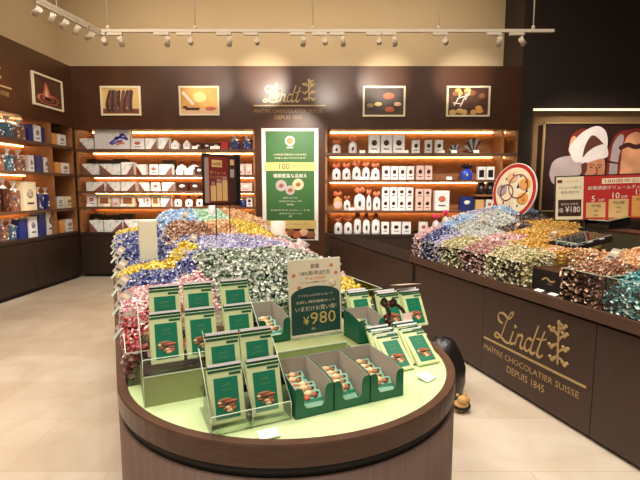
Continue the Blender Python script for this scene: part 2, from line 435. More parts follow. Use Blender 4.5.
def A_pour(b, x, z, w, h):
    b.box(x, x+w, -.012, 0, z, z+h, acol('art_amber', (232, 170, 92), noise=.3, scale=3))
    b.ell((x+w*.5, -.012, z+h*.62), (w*.2, .001, h*.22), acol('art_light', (248, 214, 140)), 2)
    b.box(x, x+w, -.0135, -.0125, z, z+h*.2, acol('art_peach', (232, 190, 150)))
    b.ribbon([(x+w*.04, z+h*.85), (x+w*.22, z+h*.55), (x+w*.34, z+h*.36)], w*.08, -.014, acol('art_white', (240, 226, 210)))
    b.box(x+w*.12, x+w*.5, -.016, -.014, z+h*.14, z+h*.24, 'choc_dark'); b.box(x+w*.05, x+w*.16, -.016, -.014, z+h*.2, z+h*.3, 'choc_dark')
    b.ell((x+w*.8, -.014, z+h*.2), (w*.15, .002, h*.08), acol('art_rust', (190, 100, 70)), 2)
def A_dark(b, x, z, w, h):
    b.box(x, x+w, -.012, 0, z, z+h, acol('art_slate', (74, 62, 56), noise=.35, scale=5))
    for cx, cy, rx, k in ((.15, .35, .1, 'art_olive'), (.62, .7, .16, 'art_rust'), (.65, .2, .14, 'art_rust'), (.85, .4, .1, 'art_peach'), (.35, .4, .1, 'art_sand')):
        acol('art_olive', (150, 132, 90)); b.ell((x+w*cx, -.012, z+h*cy), (w*rx, .002, h*rx*.8), k, 2)
def A_nuts(b, x, z, w, h):
    b.box(x, x+w, -.012, 0, z, z+h, acol('art_cocoa', (84, 50, 34), noise=.3, scale=6))
    random.seed(3)
    for i in range(16):
        b.ell((x+w*random.uniform(.08, .92), -.012, z+h*random.choice((.1, .15, .25, .7, .8, .9))), (w*.09, .0015, h*.1), ('art_amber', 'nut_brown', 'art_sand')[i % 3], 2)
    for p, q in (((.15, .35), (.3, .75)), ((.3, .3), (.45, .8)), ((.22, .6), (.5, .75)), ((.12, .45), (.36, .4)), ((.42, .55), (.52, .85))):
        b.ribbon([(x+w*p[0], z+h*p[1]), (x+w*q[0], z+h*q[1])], w*.06, -.016, 'art_white')
def A_swirl(b, x, z, w, h):
    b.box(x, x+w, -.012, 0, z, z+h, acol('art_cocoa', (84, 50, 34), noise=.3, scale=6))
    for i, (rx, k) in enumerate(((.42, 'art_rust'), (.33, 'art_cocoa'), (.24, 'nut_brown'), (.14, 'choc_dark'))):
        b.ell((x+w*.5, -.012-.001*i, z+h*.24), (w*rx, .001, h*rx*.45), k, 2)
    b.prism([(x+w*.28, z+h*.3), (x+w*.62, z+h*.3), (x+w*.46, z+h*.75), (x+w*.4, z+h*.82)], -.018, -.016, 'art_rust')
    b.prism([(x+w*.36, z+h*.32), (x+w*.5, z+h*.32), (x+w*.43, z+h*.72)], -.02, -.018, 'art_peach')
acol('art_rust', (190, 100, 70)); acol('art_peach', (232, 190, 150)); acol('art_sand', (222, 186, 120), noise=.15, scale=4); acol('art_white', (240, 226, 210)); acol('art_amber', (232, 170, 92), noise=.3, scale=3)
picture('framed print of dark chocolate curls on sandy yellow, above the back shelves', -3.48, 3.13, .70, .50, (0, 8.1, 0), (0, 0, 0), A_pods)
picture('framed amber print with pale whisk, left of the gold wall lettering', -2.11, 3.13, .70, .50, (0, 8.1, 0), (0, 0, 0), A_pour)
picture('framed dark grey print with dim brown blooms, right of the gold wall lettering', 1.12, 3.12, .74, .52, (0, 8.1, 0), (0, 0, 0), A_dark)
picture('framed print of almonds and white strokes, rightmost above the back shelves', 2.59, 3.12, .76, .52, (0, 8.1, 0), (0, 0, 0), A_nuts)
picture('framed dark print of a chocolate swirl on the left wall', -.66, 3.14, .74, .50, (-4.34, 8.1, 0), (0, 0, PI/2-LW), A_swirl)

# ------------------------------------------------------------------ big chef poster
t = thing('poster', 'large lit poster of a chef in a white hat on the dark wall at right', 'poster', (0, 8.1, 0))
b = MB(); x0, x1, z0, z1 = 3.94, 6.05, 1.2, 2.76
for a in ((x0, x1, z1-.02, z1), (x0, x1, z0, z0+.02), (x0, x0+.02, z0, z1), (x1-.02, x1, z0, z1)): b.box(a[0], a[1], -.03, .02, a[2], a[3], 'gold')
b.build('frame', t)
b = MB(); b.box(x0+.02, x1-.02, 0, .24, z0+.02, z1-.02, acol('poster_dark', (46, 18, 16), noise=.5, scale=1.6))
def blob(pts, y, k, b=b):
    P = smooth(pts+[pts[0]], 5)[:-1]; b.prism(P, y-.002, y, k)
acol('poster_red', (128, 40, 30), noise=.3, scale=3); acol('hat_white', (226, 216, 214), noise=.08, scale=4); acol('hat_grey', (176, 160, 160), noise=.1, scale=4); acol('skin', (190, 128, 96), noise=.15, scale=6); acol('hair', (90, 48, 34)); acol('glow_peach', (224, 160, 120), noise=.3, scale=3); acol('poster_shade', (70, 30, 26))
def pp(*q): return [((x-320)*8.05/450, 1.6+(189-y)*8.12/450) for x, y in q]
blob(pp((566, 150), (568, 138), (576, 131), (584, 134), (580, 160), (570, 162)), 0, 'poster_red')
blob(pp((566, 152), (568, 140), (572, 138), (576, 148), (573, 160)), -.002, 'glow_peach')
blob(pp((606, 150), (612, 136), (626, 131), (638, 136), (640, 190), (608, 190)), 0, 'poster_red')
blob(pp((608, 160), (610, 145), (616, 136), (620, 140), (616, 160), (615, 185), (608, 185)), -.002, 'hat_grey')
blob(pp((619, 150), (624, 137), (634, 134), (638, 145), (637, 188), (620, 188)), -.002, 'glow_peach')
b.ribbon(pp((616, 150), (624, 146), (632, 148), (640, 146)), .08, -.0045, 'poster_shade'); b.ribbon(pp((605, 162), (616, 164)), .08, -.0045, 'poster_shade')
blob(pp((548, 174), (551, 163), (559, 158), (573, 157), (582, 165), (578, 176), (568, 183), (553, 184)), -.004, 'hat_grey')
blob(pp((566, 150), (570, 143), (580, 133), (593, 128), (602, 134), (604, 148), (598, 158), (582, 162), (572, 162)), -.006, 'hat_white')
blob(pp((580, 158), (582, 147), (588, 137), (596, 141), (603, 150), (595, 152)), -.008, 'hair')
blob(pp((583, 172), (582, 163), (590, 158), (601, 159), (603, 170), (601, 182), (592, 188), (585, 183)), -.010, 'skin')
blob(pp((579, 164), (583, 155), (592, 148), (602, 146), (605, 157), (596, 160), (586, 163)), -.012, 'hat_white')
blob(pp((579, 165), (584, 163), (585, 170), (581, 176)), -.0145, 'hair')
for ex in (589.5, 597.5):
    (cx, cz), = pp((ex, 168)); b.ell((cx, -.0125, cz), (.03, .002, .012), 'hair', 1); b.ribbon([(cx-.045, cz+.035), (cx, cz+.05), (cx+.045, cz+.04)], .014, -.012, 'hair')
b.ribbon(pp((594, 167), (595.5, 173), (593, 174.5)), .02, -.012, 'poster_red'); b.ribbon(pp((590, 179), (594, 179.5), (598, 178.5)), .016, -.012, 'poster_red')
blob(pp((566, 205), (572, 192), (588, 189), (604, 190), (622, 196), (628, 205)), -.013, 'hat_white')
b.build('print', t)

# ------------------------------------------------------------------ green banner
t = thing('banner', 'tall green and white framed banner between the two back shelving units', 'banner', (-.53, 8.1, .68))
b = MB(); b.box(-.5, .5, -.03, 0, 0, 1.98, 'white'); b.build('frame', t)
b = MB(); b.box(-.43, .43, -.034, -.03, .3, 1.93, 'banner_green'); b.build('print', t)
for z in (1.24, .21):
    b = MB(); b.box(-.46, .46, -.037, -.034, z, z+.15, 'banner_band'); b.build('band', t)
b = MB(); b.box(-.43, .43, -.0345, -.03, .02, .22, 'choc_dark')
for i in range(7): b.ell((-.36+i*.12, -.035, .1+.04*(i % 2)), (.09, .004, .07), ('nut_brown', 'art_rust', 'art_peach')[i % 3], 2)
b.build('picture', t)
b = MB(); b.cyl((0, -.034, 1.76), (0, -.04, 1.76), .085, m='white', seg=24); b.cyl((0, -.04, 1.76), (0, -.043, 1.76), .06, m='orange', seg=24); b.build('seal', t)
for i, (cx, cz) in enumerate(((-.16, .98), (.14, 1.0), (.0, .9))):
    b = MB(); b.cyl((cx, -.036-.001*i, cz), (cx, -.038-.001*i, cz), .1 if i < 2 else .085, m='art_peach' if i % 2 else 'hat_grey', seg=20); b.ell((cx, -.039-.001*i, cz), (.05, .002, .04), 'nut_brown', 1); b.build('round_photo', t)
text('lettering', '180周年', 0, 1.63, .035, 'white', t, y=-.036)
text('lettering', '人気商品の詰め合わせをお得に', 0, 1.51, .03, 'cream', t, y=-.036, w=.6); text('lettering', 'お楽しみいただけます', 0, 1.45, .03, 'cream', t, y=-.036, w=.55)
text('lettering', '100', -.1, 1.27, .1, 'text_dark', t, y=-.039); text('lettering', '種以上のチョコレート', .2, 1.31, .03, 'text_dark', t, y=-.039, w=.3)
text('lettering', '種類豊富な品揃え', 0, 1.12, .07, 'white', t, y=-.036, w=.6)
for z, w in ((.75, .25), (.69, .4), (.63, .12), (.53, .7), (.47, .4), (.42, .06)): text('lettering', 'お好きなチョコレートを' if w > .2 else '詰合', 0, z, .028, 'white', t, y=-.036, w=w)
text('lettering', 'リンドール ピック＆ミックス', .05, .28, .03, 'text_dark', t, y=-.039, w=.5)

# ------------------------------------------------------------------ goods on the shelves
REG = []   # (object, base words, shelf words, position) for telling look-alikes apart
CTR = {}
def corner_box(w, h, d, body='white_pack', corner='corner_brown', flip=False, pic=None):
    t = thing('gift_box', '', 'box'); b = MB(); b.box(-w/2, w/2, 0, d, 0, h, body, bev=.003); b.build('carton', t)
    if corner:
        b = MB(); f = -1 if flip else 1
        b.prism([(-f*w/2*.98, h*.02), (f*w*.1, h*.02), (-f*w/2*.98, h*.9)], -.003, .0, corner); b.build('corner_panel', t)
    if pic:
        b = MB(); b.ell((0, 0, h*.58), (w*.26, .004, h*.16), pic, 2); b.box(-w*.25, w*.25, -.002, 0, h*.22, h*.28, 'text_dark'); b.build('printed_picture', t)
    return t
def pent_box(w, h, d):
    t = thing('gift_box', '', 'box'); b = MB()
    b.prism([(-w*.38, 0), (w*.38, 0), (w*.5, h*.55), (0, h), (-w*.5, h*.55)], 0, d, 'white_pack'); b.build('carton', t)
    b = MB(); b.ell((0, 0, h*.45), (w*.2, .003, h*.13), 'pinkish', 1); b.build('printed_picture', t); return t
def gift_bag(w, h, d, body='white_pack', top='orange_ribbon', pic='text_dark', ball=False):
    t = thing('gift_bag', '', 'gift bag'); b = MB(); vv = []
    prof = [(0, .92), (.05, 1), (.45, .98), (.62, .8), (.70, .28), (.73, .24)]
    for z, s in prof:
        vv.append([b.bm.verts.new((w/2*s*math.copysign(abs(math.cos(a))**.6, math.cos(a)), d/2+d/2*s*math.copysign(abs(math.sin(a))**.6, math.sin(a)), h*z)) for a in [2*PI*k/12 for k in range(12)]])
    i = b.mi(body)
    for r in range(len(vv)-1):
        for k in range(12): f = b.bm.faces.new((vv[r][k], vv[r][(k+1) % 12], vv[r+1][(k+1) % 12], vv[r+1][k])); f.smooth = True; f.material_index = i
    b.bm.faces.new(vv[0][::-1]); b.build('bag', t)
    b = MB()
    if ball: b.ell((0, d/2, h*.86), (w*.34, d*.34, h*.15), top, 2)
    else:
        for k in range(8):
            a = 2*PI*k/8; b.cyl((0, d/2, h*.70), (w*.42*math.cos(a), d/2+d*.4*math.sin(a), h*(.92+.08*(k % 2))), .006, w*.16, top, 5)
    b.build('topper', t)
    if pic:
        b = MB(); b.ell((0, .0, h*.3), (w*.16, .004, h*.14), pic, 1); b.build('printed_picture', t)
    return t
def multi_bag(w, h, d, cols):
    t = thing('gift_bag', '', 'gift bag'); b = MB(); rnd = random.Random(int(w*1e5)+len(cols[0]))
    b.box(-w*.42, w*.42, d*.12, d*.85, 0, h*.68, cols[0], bev=.01)
    for k in range(34):
        b.ell((rnd.uniform(-.4, .4)*w, d*rnd.uniform(.06, .4), h*rnd.uniform(.06, .7)), (w*.085, d*.1, h*.06), cols[rnd.randrange(len(cols))], 1)
    b.build('sweets', t)
    b = MB(); b.cyl((0, d/2, h*.68), (0, d/2, h*.78), w*.34, w*.07, 'bag_plastic', 9, False); b.cyl((0, d/2, h*.77), (0, d/2, h*.98), w*.06, w*.30, 'bag_plastic', 9, False, False)
    b.build('topper', t); return t
def ribbon_bow(w, h, d, m='silver', m2='black'):
    t = thing('gift_bow', '', 'bow'); b = MB()
    for k in range(9):
        a = PI*(k+.5)/9; b.prism([(0, .02), (w*.5*math.cos(a)-.02, h*math.sin(a)+.0), (w*.5*math.cos(a)+.03, h*math.sin(a)+.02)], d*.3+.004*k, d*.3+.004*k+.003, m if k % 2 else m2)
    b.box(-w*.2, w*.2, 0, d*.6, 0, .03, m2); b.build('ribbon', t); return t
def put(t, words, where, x, y, z, rot=0, grp=None):
    t.location = (x, y, z); t.rotation_euler = (0, 0, rot)
    REG.append((t, words, where, x if abs(rot) < .5 else y)); return t
def X(px, y): return (px-320)/450*y*.9936
def row(items, z, y, where, ztop=None):
    # items: (px0, px1, height, kind)
    for px0, px1, h, kind in items:
        x0, x1 = X(px0, y), X(px1, y); w = x1-x0-.008; x = (x0+x1)/2; d = min(.16, max(.08, w*.6))
        k = kind
        if k == 'c': put(corner_box(w, h, d, body='printed_carton'), 'white gift box with a brown lower corner', where, x, y, z)
        elif k == 'cf': put(corner_box(w, h, d, body='printed_carton', flip=True), 'white gift box with a brown right corner', where, x, y, z)
        elif k == 'cr': put(corner_box(w, h, d, corner='maroon'), 'small white gift box with a red corner', where, x, y, z)
        elif k == 'w': put(corner_box(w, h, d, corner=None, pic='art_rust'), 'plain white gift box with a small rusty picture', where, x, y, z)
        elif k == 'big':
            t = put(corner_box(w, h, d, corner=None), 'large white box with violet ribbon art', where, x, y, z)
            b = MB()
            for p, q, kk in (((.0, .3), (.2, .6), 'bluebox'), ((.05, .25), (.3, .45), 'purple_art'), ((.2, .5), (.35, .8), 'purple_art'), ((.15, .6), (.45, .5), 'bluebox'), ((.3, .8), (.45, .5), 'purple_art'), ((.2, .25), (.35, .3), 'orange')):
                b.ribbon([(w*(p[0]-.08), h*p[1]), (w*(p[0]+q[0])/2-.01, h*(p[1]+q[1])/2+.02), (w*(q[0]-.0), h*q[1])], .035, -.001, kk)
            b.build('printed_picture', t)
        elif k == 'p': put(pent_box(w, h, d), 'small white house-shaped gift box', where, x, y, z)
        elif k == 'd': put(corner_box(w, h, d, body='choc_dark', corner=None, pic='white'), 'dark brown chocolate box with a pale print', where, x, y, z)
        elif k == 'dr': put(corner_box(w, h, d, body='red', corner=None), 'small bright red box', where, x, y, z)
        elif k == 's': put(multi_bag(w, h, d, ['navy', 'silver', 'silver', 'white_pack']), 'silver and blue gift bag', where, x, y, z)
        elif k == 'pk': put(corner_box(w, h, d, body='pinkish', corner=None, pic='white'), 'pale pink gift box', where, x, y, z)
        elif k == 'wp': put(corner_box(w, h, d, corner=None, pic='choc_dark'), 'white box with dark truffle picture', where, x, y, z)
        elif k == 'wpk': put(corner_box(w, h, d, body='pinkish', corner=None, pic='choc_dark'), 'pink box with dark truffle picture', where, x, y, z)
        elif k == 'bo': put(gift_bag(w, h, d), 'white gift bag with an orange ribbon top', where, x, y, z)
        elif k == 'bb': put(gift_bag(w, h, d, top='brown_ribbon', ball=True), 'white gift bag with a round brown top', where, x, y, z)
        elif k == 'rb': put(gift_bag(w, h, d, top='orange_ribbon', pic='text_dark', body='bag_plastic'), 'round clear gift bag with an orange twist', where, x, y, z)
        elif k == 'pc':
            t = put(gift_bag(w, h, d, body='orangebox', pic=None), 'orange gift bag with a round pink card', where, x, y, z)
            b = MB(); b.cyl((0, -.02, h*.3), (0, -.012, h*.3), w*.42, m='pinkish', seg=20); b.build('round_card', t)
        elif k == 'bow': put(ribbon_bow(w, h, d), 'silver and black ribbon bow', where, x, y, z)
        elif k == 'blue': put(gift_bag(w, h, d, body='bluebox', top='black', pic='silver'), 'bright blue gift bag', where, x, y, z)
        elif k == 'bw':
            t = put(corner_box(w, h, d, corner=None), 'white box with a black window', where, x, y, z)
            b = MB(); b.box(-w*.32, w*.32, -.003, 0, h*.2, h*.75, 'black_gloss'); b.build('window', t)
        elif k == 'bk': put(corner_box(w, h, d, body='black_gloss', corner=None, pic='silver'), 'tall black box', where, x, y, z)
        elif k == 'ol': put(corner_box(w, h, d, body='dark_olive', corner=None, pic='tan'), 'dark box standing behind the white ones', where, x, y, z)
        elif k == 'tan': put(corner_box(w, h, d, body='tan', corner=None), 'tan box', where, x, y, z)
        elif k == 'nb': put(corner_box(w, h, d, body='navy', corner=None, pic='white'), 'dark blue box', where, x, y, z)
        elif k == 'fr':
            t = put(corner_box(w, h, d, body='cream', corner=None), 'cream box with a brown square picture', where, x, y, z)
            b = MB(); b.box(-w*.33, w*.33, -.003, 0, h*.25, h*.75, 'nut_brown'); b.build('printed_picture', t)
def tags(pxs, z, y, where):
    for p in pxs:
        t = thing('price_tag', '', 'price tag'); b = MB(); b.box(-.05, .05, 0, .004, 0, .055, 'white', T=Matrix.Rotation(R(-20), 4, 'X')); b.build('card', t)
        b = MB(); b.box(-.035, .035, .004, .03, 0, .004, 'acrylic_edge'); b.build('foot', t)
        put(t, 'small white price tag', where, X(p, y), y, z)
acol('dark_olive', (62, 54, 34))
W1, W2, W3, W4, W5 = ['%s shelf left of banner' % s for s in ('top', 'second', 'third', 'fourth', 'bottom')]
V1, V2, V3, V4 = ['%s shelf right of banner' % s for s in ('top', 'second', 'third', 'bottom')]
yB = 8.2
row([(81, 96, .2, 'c'), (97, 132, .35, 'big'), (133, 146, .2, 'w'), (147, 159, .2, 'cf'), (160, 171, .21, 'cf'), (172, 181, .17, 'p'), (184, 192, .17, 'p'), (195, 203, .12, 'd'), (204, 212, .12, 'd'), (213, 221, .12, 'd'), (222, 229, .14, 'dr'), (230, 241, .25, 's'), (242, 252.5, .25, 's')], 2.30, yB, W1)
row([(83, 100, .2, 'c'), (101, 121, .2, 'c'), (122, 135, .23, 'cf'), (137, 147, .19, 'cr'), (150, 159, .19, 'w'), (160, 173, .19, 'cf'), (176, 184, .15, 'p'), (186, 194, .15, 'p'), (195, 204, .15, 'd'), (207, 216, .15, 'd'), (236, 245, .2, 'pk'), (245.5, 252.5, .2, 'pk')], 1.85, yB, W2)
row([(86, 105, .17, 'cf'), (107, 120, .17, 'c'), (121, 136, .17, 'cf'), (139, 149, .16, 'c'), (151, 160, .16, 'w'), (162, 174, .16, 'cf'), (176, 188, .16, 'd'), (190, 200, .16, 'd'), (238, 252.5, .15, 'pk')], 1.56, yB, W3)
row([(86, 96, .22, 'w'), (97, 110, .22, 'fr'), (111, 119, .2, 'pk'), (120, 134, .22, 'fr'), (136, 143, .2, 'cr'), (144, 150, .2, 'w'), (151, 159, .22, 'fr'), (160, 171, .2, 'cf'), (173, 181, .2, 'bo'), (184, 192, .2, 'bb'), (195, 203, .2, 'bb'), (238, 246, .18, 's'), (246, 252.5, .18, 'wp')], 1.28, yB, W4)
row([(87, 101, .21, 'c'), (102, 121, .21, 'cf'), (122, 136, .22, 'c'), (150, 159, .2, 'w'), (238, 252, .2, 'nb')], .82, yB, W5)
row([(84, 98, .3, 'ol'), (99, 113, .28, 'ol'), (114, 128, .3, 'ol'), (163, 175, .28, 'ol')], 1.85, 8.42, W2)
row([(88, 101, .32, 'ol'), (103, 117, .3, 'ol'), (118, 131, .32, 'ol')], .82, 8.42, W5)
row([(176, 187, .28, 'bb'), (188, 200, .28, 'bb')], 1.85, 8.42, W2)
tags((88, 106, 122, 141), 1.285, 8.115, W4); tags((196, 214, 218), 2.305, 8.115, W1)
row([(332, 341, .24, 'rb'), (348, 357, .3, 'rb'), (368, 379.5, .33, 'wp'), (380, 391.5, .33, 'wp'), (392, 404, .33, 'wp'), (411, 419, .24, 'wp'), (424, 431, .24, 'wp'), (434, 442, .24, 'wp'), (448, 461, .16, 'bow'), (463, 483, .27, 'bow')], 2.23, yB, V1)
row([(332, 341, .29, 'bo'), (342, 351, .3, 'bo'), (352, 361, .33, 'bo'), (362, 370, .32, 'bo'), (371, 380, .3, 'bo'), (382, 390, .25, 'wp'), (390.5, 398, .25, 'wp'), (398.5, 406, .25, 'wp'), (406.5, 414, .25, 'wp'), (416, 424, .26, 'wpk'), (424.5, 432, .26, 'wpk'), (461, 473, .28, 'blue'), (477, 485, .24, 'bw'), (486, 494, .24, 'bw')], 1.76, yB, V2)
row([(333, 343, .34, 'pc'), (343.5, 351, .26, 'bo'), (354, 366, .42, 'bo'), (366.5, 372, .38, 'bo'), (373, 381, .34, 'bo'), (435, 450, .36, 'w'), (461, 474, .25, 'nb'), (476, 485, .2, 'tan'), (486.5, 494, .2, 'w')], 1.21, yB, V3)
for a in (382, 390, 398, 406): row([(a, a+7.7, .22, 'wp')], 1.21, yB, V3+', lower layer'); row([(a, a+7.7, .2, 'wp')], 1.432, yB, V3+', upper layer')
for a in (416, 424): row([(a, a+7.7, .22, 'wpk')], 1.21, yB, V3+', lower layer'); row([(a, a+7.7, .17, 'wpk')], 1.432, yB, V3+', upper layer')
row([(478, 485, .22, 'bk'), (487, 494, .22, 'bk')], 1.5, yB, 'short raised shelf right of banner')
row([(334, 343, .3, 'bo'), (344, 353, .3, 'bo'), (354, 362, .4, 'bb'), (363, 371, .38, 'bb'), (372, 381, .38, 'bb'), (382, 390, .22, 'wp'), (392, 402, .22, 'wp'), (403, 412, .22, 'wp'), (420, 429, .22, 'w')], .78, yB, V4)
tags((362, 374, 405, 441, 453, 475), 2.235, 8.115, V1); tags((361, 373, 403, 449), 1.765, 8.115, V2); tags((352, 398, 440), 1.215, 8.115, V3)

# left wall goods: placed along the wall
def rowL(items, z, where):
    for px0, px1, h, kind in items:
        def yy(p): return 4.42*450/((320-p)*.9936)
        y0, y1 = yy(px0), yy(px1); w = abs(y1-y0)-.01; y = (y0+y1)/2; d = .15
        x = -4.34-(8.1-y)*LW-.09
        if kind == 'm1': t, n = multi_bag(w, h, d, ['teal_p', 'white_pack', 'nut_brown', 'choc_dark', 'lightp', 'white_pack']), 'teal and brown bag of mixed sweets'
        elif kind == 'm2': t, n = multi_bag(w, h, d, ['rust_p', 'white_pack', 'olive_p', 'choc_dark', 'teal_p', 'white_pack']), 'rust and olive bag of mixed sweets'
        elif kind == 'm3': t, n = multi_bag(w, h, d, ['choc_dark', 'nut_brown', 'choc_dark', 'rust_p']), 'dark brown bag of sweets'
        elif kind == 'm4': t, n = multi_bag(w, h, d, ['navy', 'nut_brown', 'white_pack', 'silver']), 'blue and brown bag of sweets'
        elif kind == 'nb': t, n = corner_box(w, h, d, body='navy', corner=None), 'dark blue box'
        elif kind == 'w': t, n = corner_box(w, h, d, corner=None, pic='silver'), 'white box with grey print'
        elif kind == 'o': t, n = corner_box(w, h, d, body='orangebox', corner=None), 'orange box'
        elif kind == 'wc': t, n = corner_box(w, h, d, body='cream', corner=None, pic='silver'), 'cream box with grey print'
        put(t, n, where, x, y, z, PI/2-LW)
acol('lightp', (150, 190, 220)); acol('teal_p', (70, 104, 126), noise=.5, scale=30); acol('rust_p', (140, 92, 74), noise=.5, scale=30); acol('olive_p', (150, 150, 90), noise=.4, scale=30)
U1, U2, U3, U4 = ['%s shelf on left wall' % s for s in ('top', 'second', 'third', 'bottom')]
rowL([(-14, -3, .32, 'm2'), (-2, 7, .34, 'w'), (8, 16, .27, 'm1'), (17, 26, .33, 'm1'), (27, 36, .31, 'm2'), (36.5, 41, .27, 'nb'), (41.5, 48, .27, 'w'), (48.3, 51, .25, 'nb'), (57, 62, .2, 'o'), (62.5, 70, .2, 'w')], 2.33, U1)
rowL([(-10, -2, .3, 'm2'), (-1, 7, .32, 'm1'), (8, 15, .33, 'm2'), (16, 24, .33, 'm1'), (25, 34, .33, 'm2'), (35, 40, .26, 'w'), (41, 48, .27, 'nb'), (48.5, 54, .25, 'w'), (58, 63.5, .19, 'o'), (64, 72, .19, 'w')], 1.86, U2)
rowL([(-10, -2, .5, 'm3'), (-1, 9, .48, 'm3'), (10, 18, .5, 'm3'), (19, 27, .46, 'm2'), (28, 40, .44, 'wc'), (41, 48, .37, 'm4'), (48.5, 55, .36, 'm4'), (58, 65, .2, 'w'), (66, 73, .2, 'wc')], 1.27, U3)
rowL([(-12, -3, .3, 'm1'), (-2, 6, .32, 'm1'), (7, 14, .32, 'm2'), (15, 21, .32, 'm1'), (22, 30, .3, 'nb'), (31, 39, .32, 'w'), (40, 47, .38, 'nb'), (47.5, 55, .4, 'w'), (59, 64, .22, 'o'), (64.5, 73, .22, 'w')], .85, U4)

ORD = ['', 'second', 'third', 'fourth', 'fifth', 'sixth', 'seventh', 'eighth', 'ninth', 'tenth', 'eleventh', 'twelfth']
def finish_labels():
    g = {}
    for r in REG: g.setdefault((r[1], r[2]), []).append(r)
    for (w, wh), rs in g.items():
        rs.sort(key=lambda r: r[3]); n = len(rs)
        for i, r in enumerate(rs):
            if n == 1: s = '%s, %s' % (w, wh)
            elif n == 2: s = '%s, %s one, %s' % (w, ('left', 'right')[i], wh)
            else: s = '%s, %s, %s' % (w, 'leftmost' if i == 0 else 'rightmost' if i == n-1 else ORD[i]+' from left', wh)
            r[0]['label'] = s
            if n > 1: r[0]['group'] = w+' row '+wh

# ------------------------------------------------------------------ track lights
t = thing('ceiling_track', 'white L-shaped lighting track hung on thin rods below the ceiling', 'lighting track', (0, 0, 0))
TZ = 3.585
b = MB(); b.box(-2.8, 2.98, 5.98, 6.02, TZ, TZ+.035, 'white_metal'); b.build('rail', t)
b = MB(); b.box(-.02, .02, -3.2, 0, 0, .035, 'white_metal'); b.build('rail', t, loc=(-2.80, 6.0, TZ-.0), rot=(0, 0, -.2))
for px in (116, 200, 313, 434, 525):
    x = X(px, 6.0); b = MB(); b.cyl((x, 6, TZ+.035), (x, 6, 5.3), .008, m='white_metal', seg=8); b.cyl((x, 6, TZ+.03), (x, 6, TZ+.08), .02, m='white_metal', seg=10); b.build('hanging_rod', t)
b = MB(); b.cyl((-2.95, 5.3, TZ+.03), (-2.95, 5.3, 5.3), .008, m='white_metal', seg=8); b.build('hanging_rod', t)
def spot(x, y, aim, label, lit=True, power=25, size=32, adir=(1, 0, 0), glare=False, wide=False):
    t = thing('track_spotlight', label, 'spotlight', (x, y, TZ), (0, 0, 0), 'spotlights clipped to the ceiling track')
    ad = Vector(adir).normalized()
    b = MB(); T = Matrix.Rotation(math.atan2(ad.y, ad.x), 4, 'Z'); b.box(-.17, .02, -.018, .018, -.035, -.002, 'white_metal', T=T); b.build('adapter', t)
    d = (Vector(aim)-Vector((x, y, TZ-.12))).normalized(); c = Vector((0, 0, -.11))
    b = MB(); b.cyl((0, 0, -.03), (0, 0, -.1), .011, m='white_metal', seg=8); b.build('stem', t)
    b = MB(); b.cyl(c-d*.05, c+d*.06, .030, .034, 'white_metal', 20); lb = b.build('lamp_body', t)
    b = MB(); b.cyl(c+d*.0602, c+d*.062, .027, m='lamp_face', seg=20); b.build('lens', lb)
    if lit:
        L = bpy.data.lights.new('spot_lamp', 'SPOT'); L.energy = power; L.spot_size = R(size); L.spot_blend = 1; L.color = (1, .9, .76); L.shadow_soft_size = .04
        o = bpy.data.objects.new('spot_lamp', L); C.objects.link(o); o.location = Vector((x, y, TZ))+c+d*.09; o.rotation_euler = d.to_track_quat('-Z', 'Y').to_euler()
nm = iter(['leftmost on the long rail', 'second on the long rail', 'third on the long rail', 'fourth on the long rail', 'fifth on the long rail', 'sixth on the long rail', 'seventh on the long rail', 'eighth on the long rail', 'ninth on the long rail', 'tenth on the long rail', 'eleventh on the long rail', 'twelfth on the long rail', 'thirteenth on the long rail', 'last at the right end of the long rail'])
for px, ax, az, pw in ((112, -3.3, 3.3, 60), (128, -2.5, 1.2, 70), (173, -3.0, 1.6, 70), (195, -1.95, 3.45, 180), (233, -2.1, 1.4, 70), (259, -.98, 3.5, 520), (304, -.5, 2.1, 120), (325, .25, 3.4, 120), (342, .8, 1.4, 70), (377, 1.1, 3.5, 480), (392, 1.5, 1.4, 70), (441, 2.45, 3.5, 400), (493, 2.8, 1.7, 70), (515, 4.8, 2.2, 130)):
    x = X(px, 6.0); spot(x, 6.0, (ax, 8.1, az), 'white track spotlight, '+next(nm), power=pw*(4.2 if az < 2.3 else 1), size=30 if az > 2.3 else 44)
nm = iter(['nearest the corner on the short side rail', 'second from the corner on the short side rail', 'third from the corner on the short side rail', 'fourth from the corner on the short side rail', 'fifth from the corner on the short side rail'])
for k, (yo, az) in enumerate(((.2, 3.1), (.42, 1.6), (.62, 2.9), (.8, 1.4), (1.0, 3.2))):
    x = -2.8-yo*math.sin(.2); y = 6.0-yo*math.cos(.2)
    spot(x, y, (-4.42, y+.9, az), 'white track spotlight, '+next(nm), power=60 if az > 2.3 else 300, adir=(-.2, -.98, 0))

# ------------------------------------------------------------------ island counter
IA = math.atan2(.42, .907); IU = Vector((-math.sin(IA), math.cos(IA), 0)); IN = Vector((math.cos(IA), math.sin(IA), 0)); IC = Vector((-.13, 1.91, 0))
def I(s, t, z=0): return IC+IN*s+IU*t+Vector((0, 0, z))
LEN = 2.6
def stadium(r, n=40):
    p = [(r*math.cos(a), r*math.sin(a)) for a in [PI+PI*k/n for k in range(n+1)]]
    p += [(r*math.cos(a), LEN+r*math.sin(a)) for a in [PI*k/n for k in range(n+1)]]
    return p
island = thing('island_counter', 'long round-ended brown display counter with pale green top in the centre', 'counter', IC, (0, 0, IA))
b = MB(); b.slab(stadium(.695), .05, .762, 'island_wood', True); b.slab(stadium(.66), 0, .05, 'black', True); b.build('body', island)
b = MB(); b.slab(stadium(.685), .762, .80, 'black', True); b.build('shadow_gap', island)
b = MB()
o_, i_ = stadium(.697), stadium(.661); i = b.mi('rim_wood')
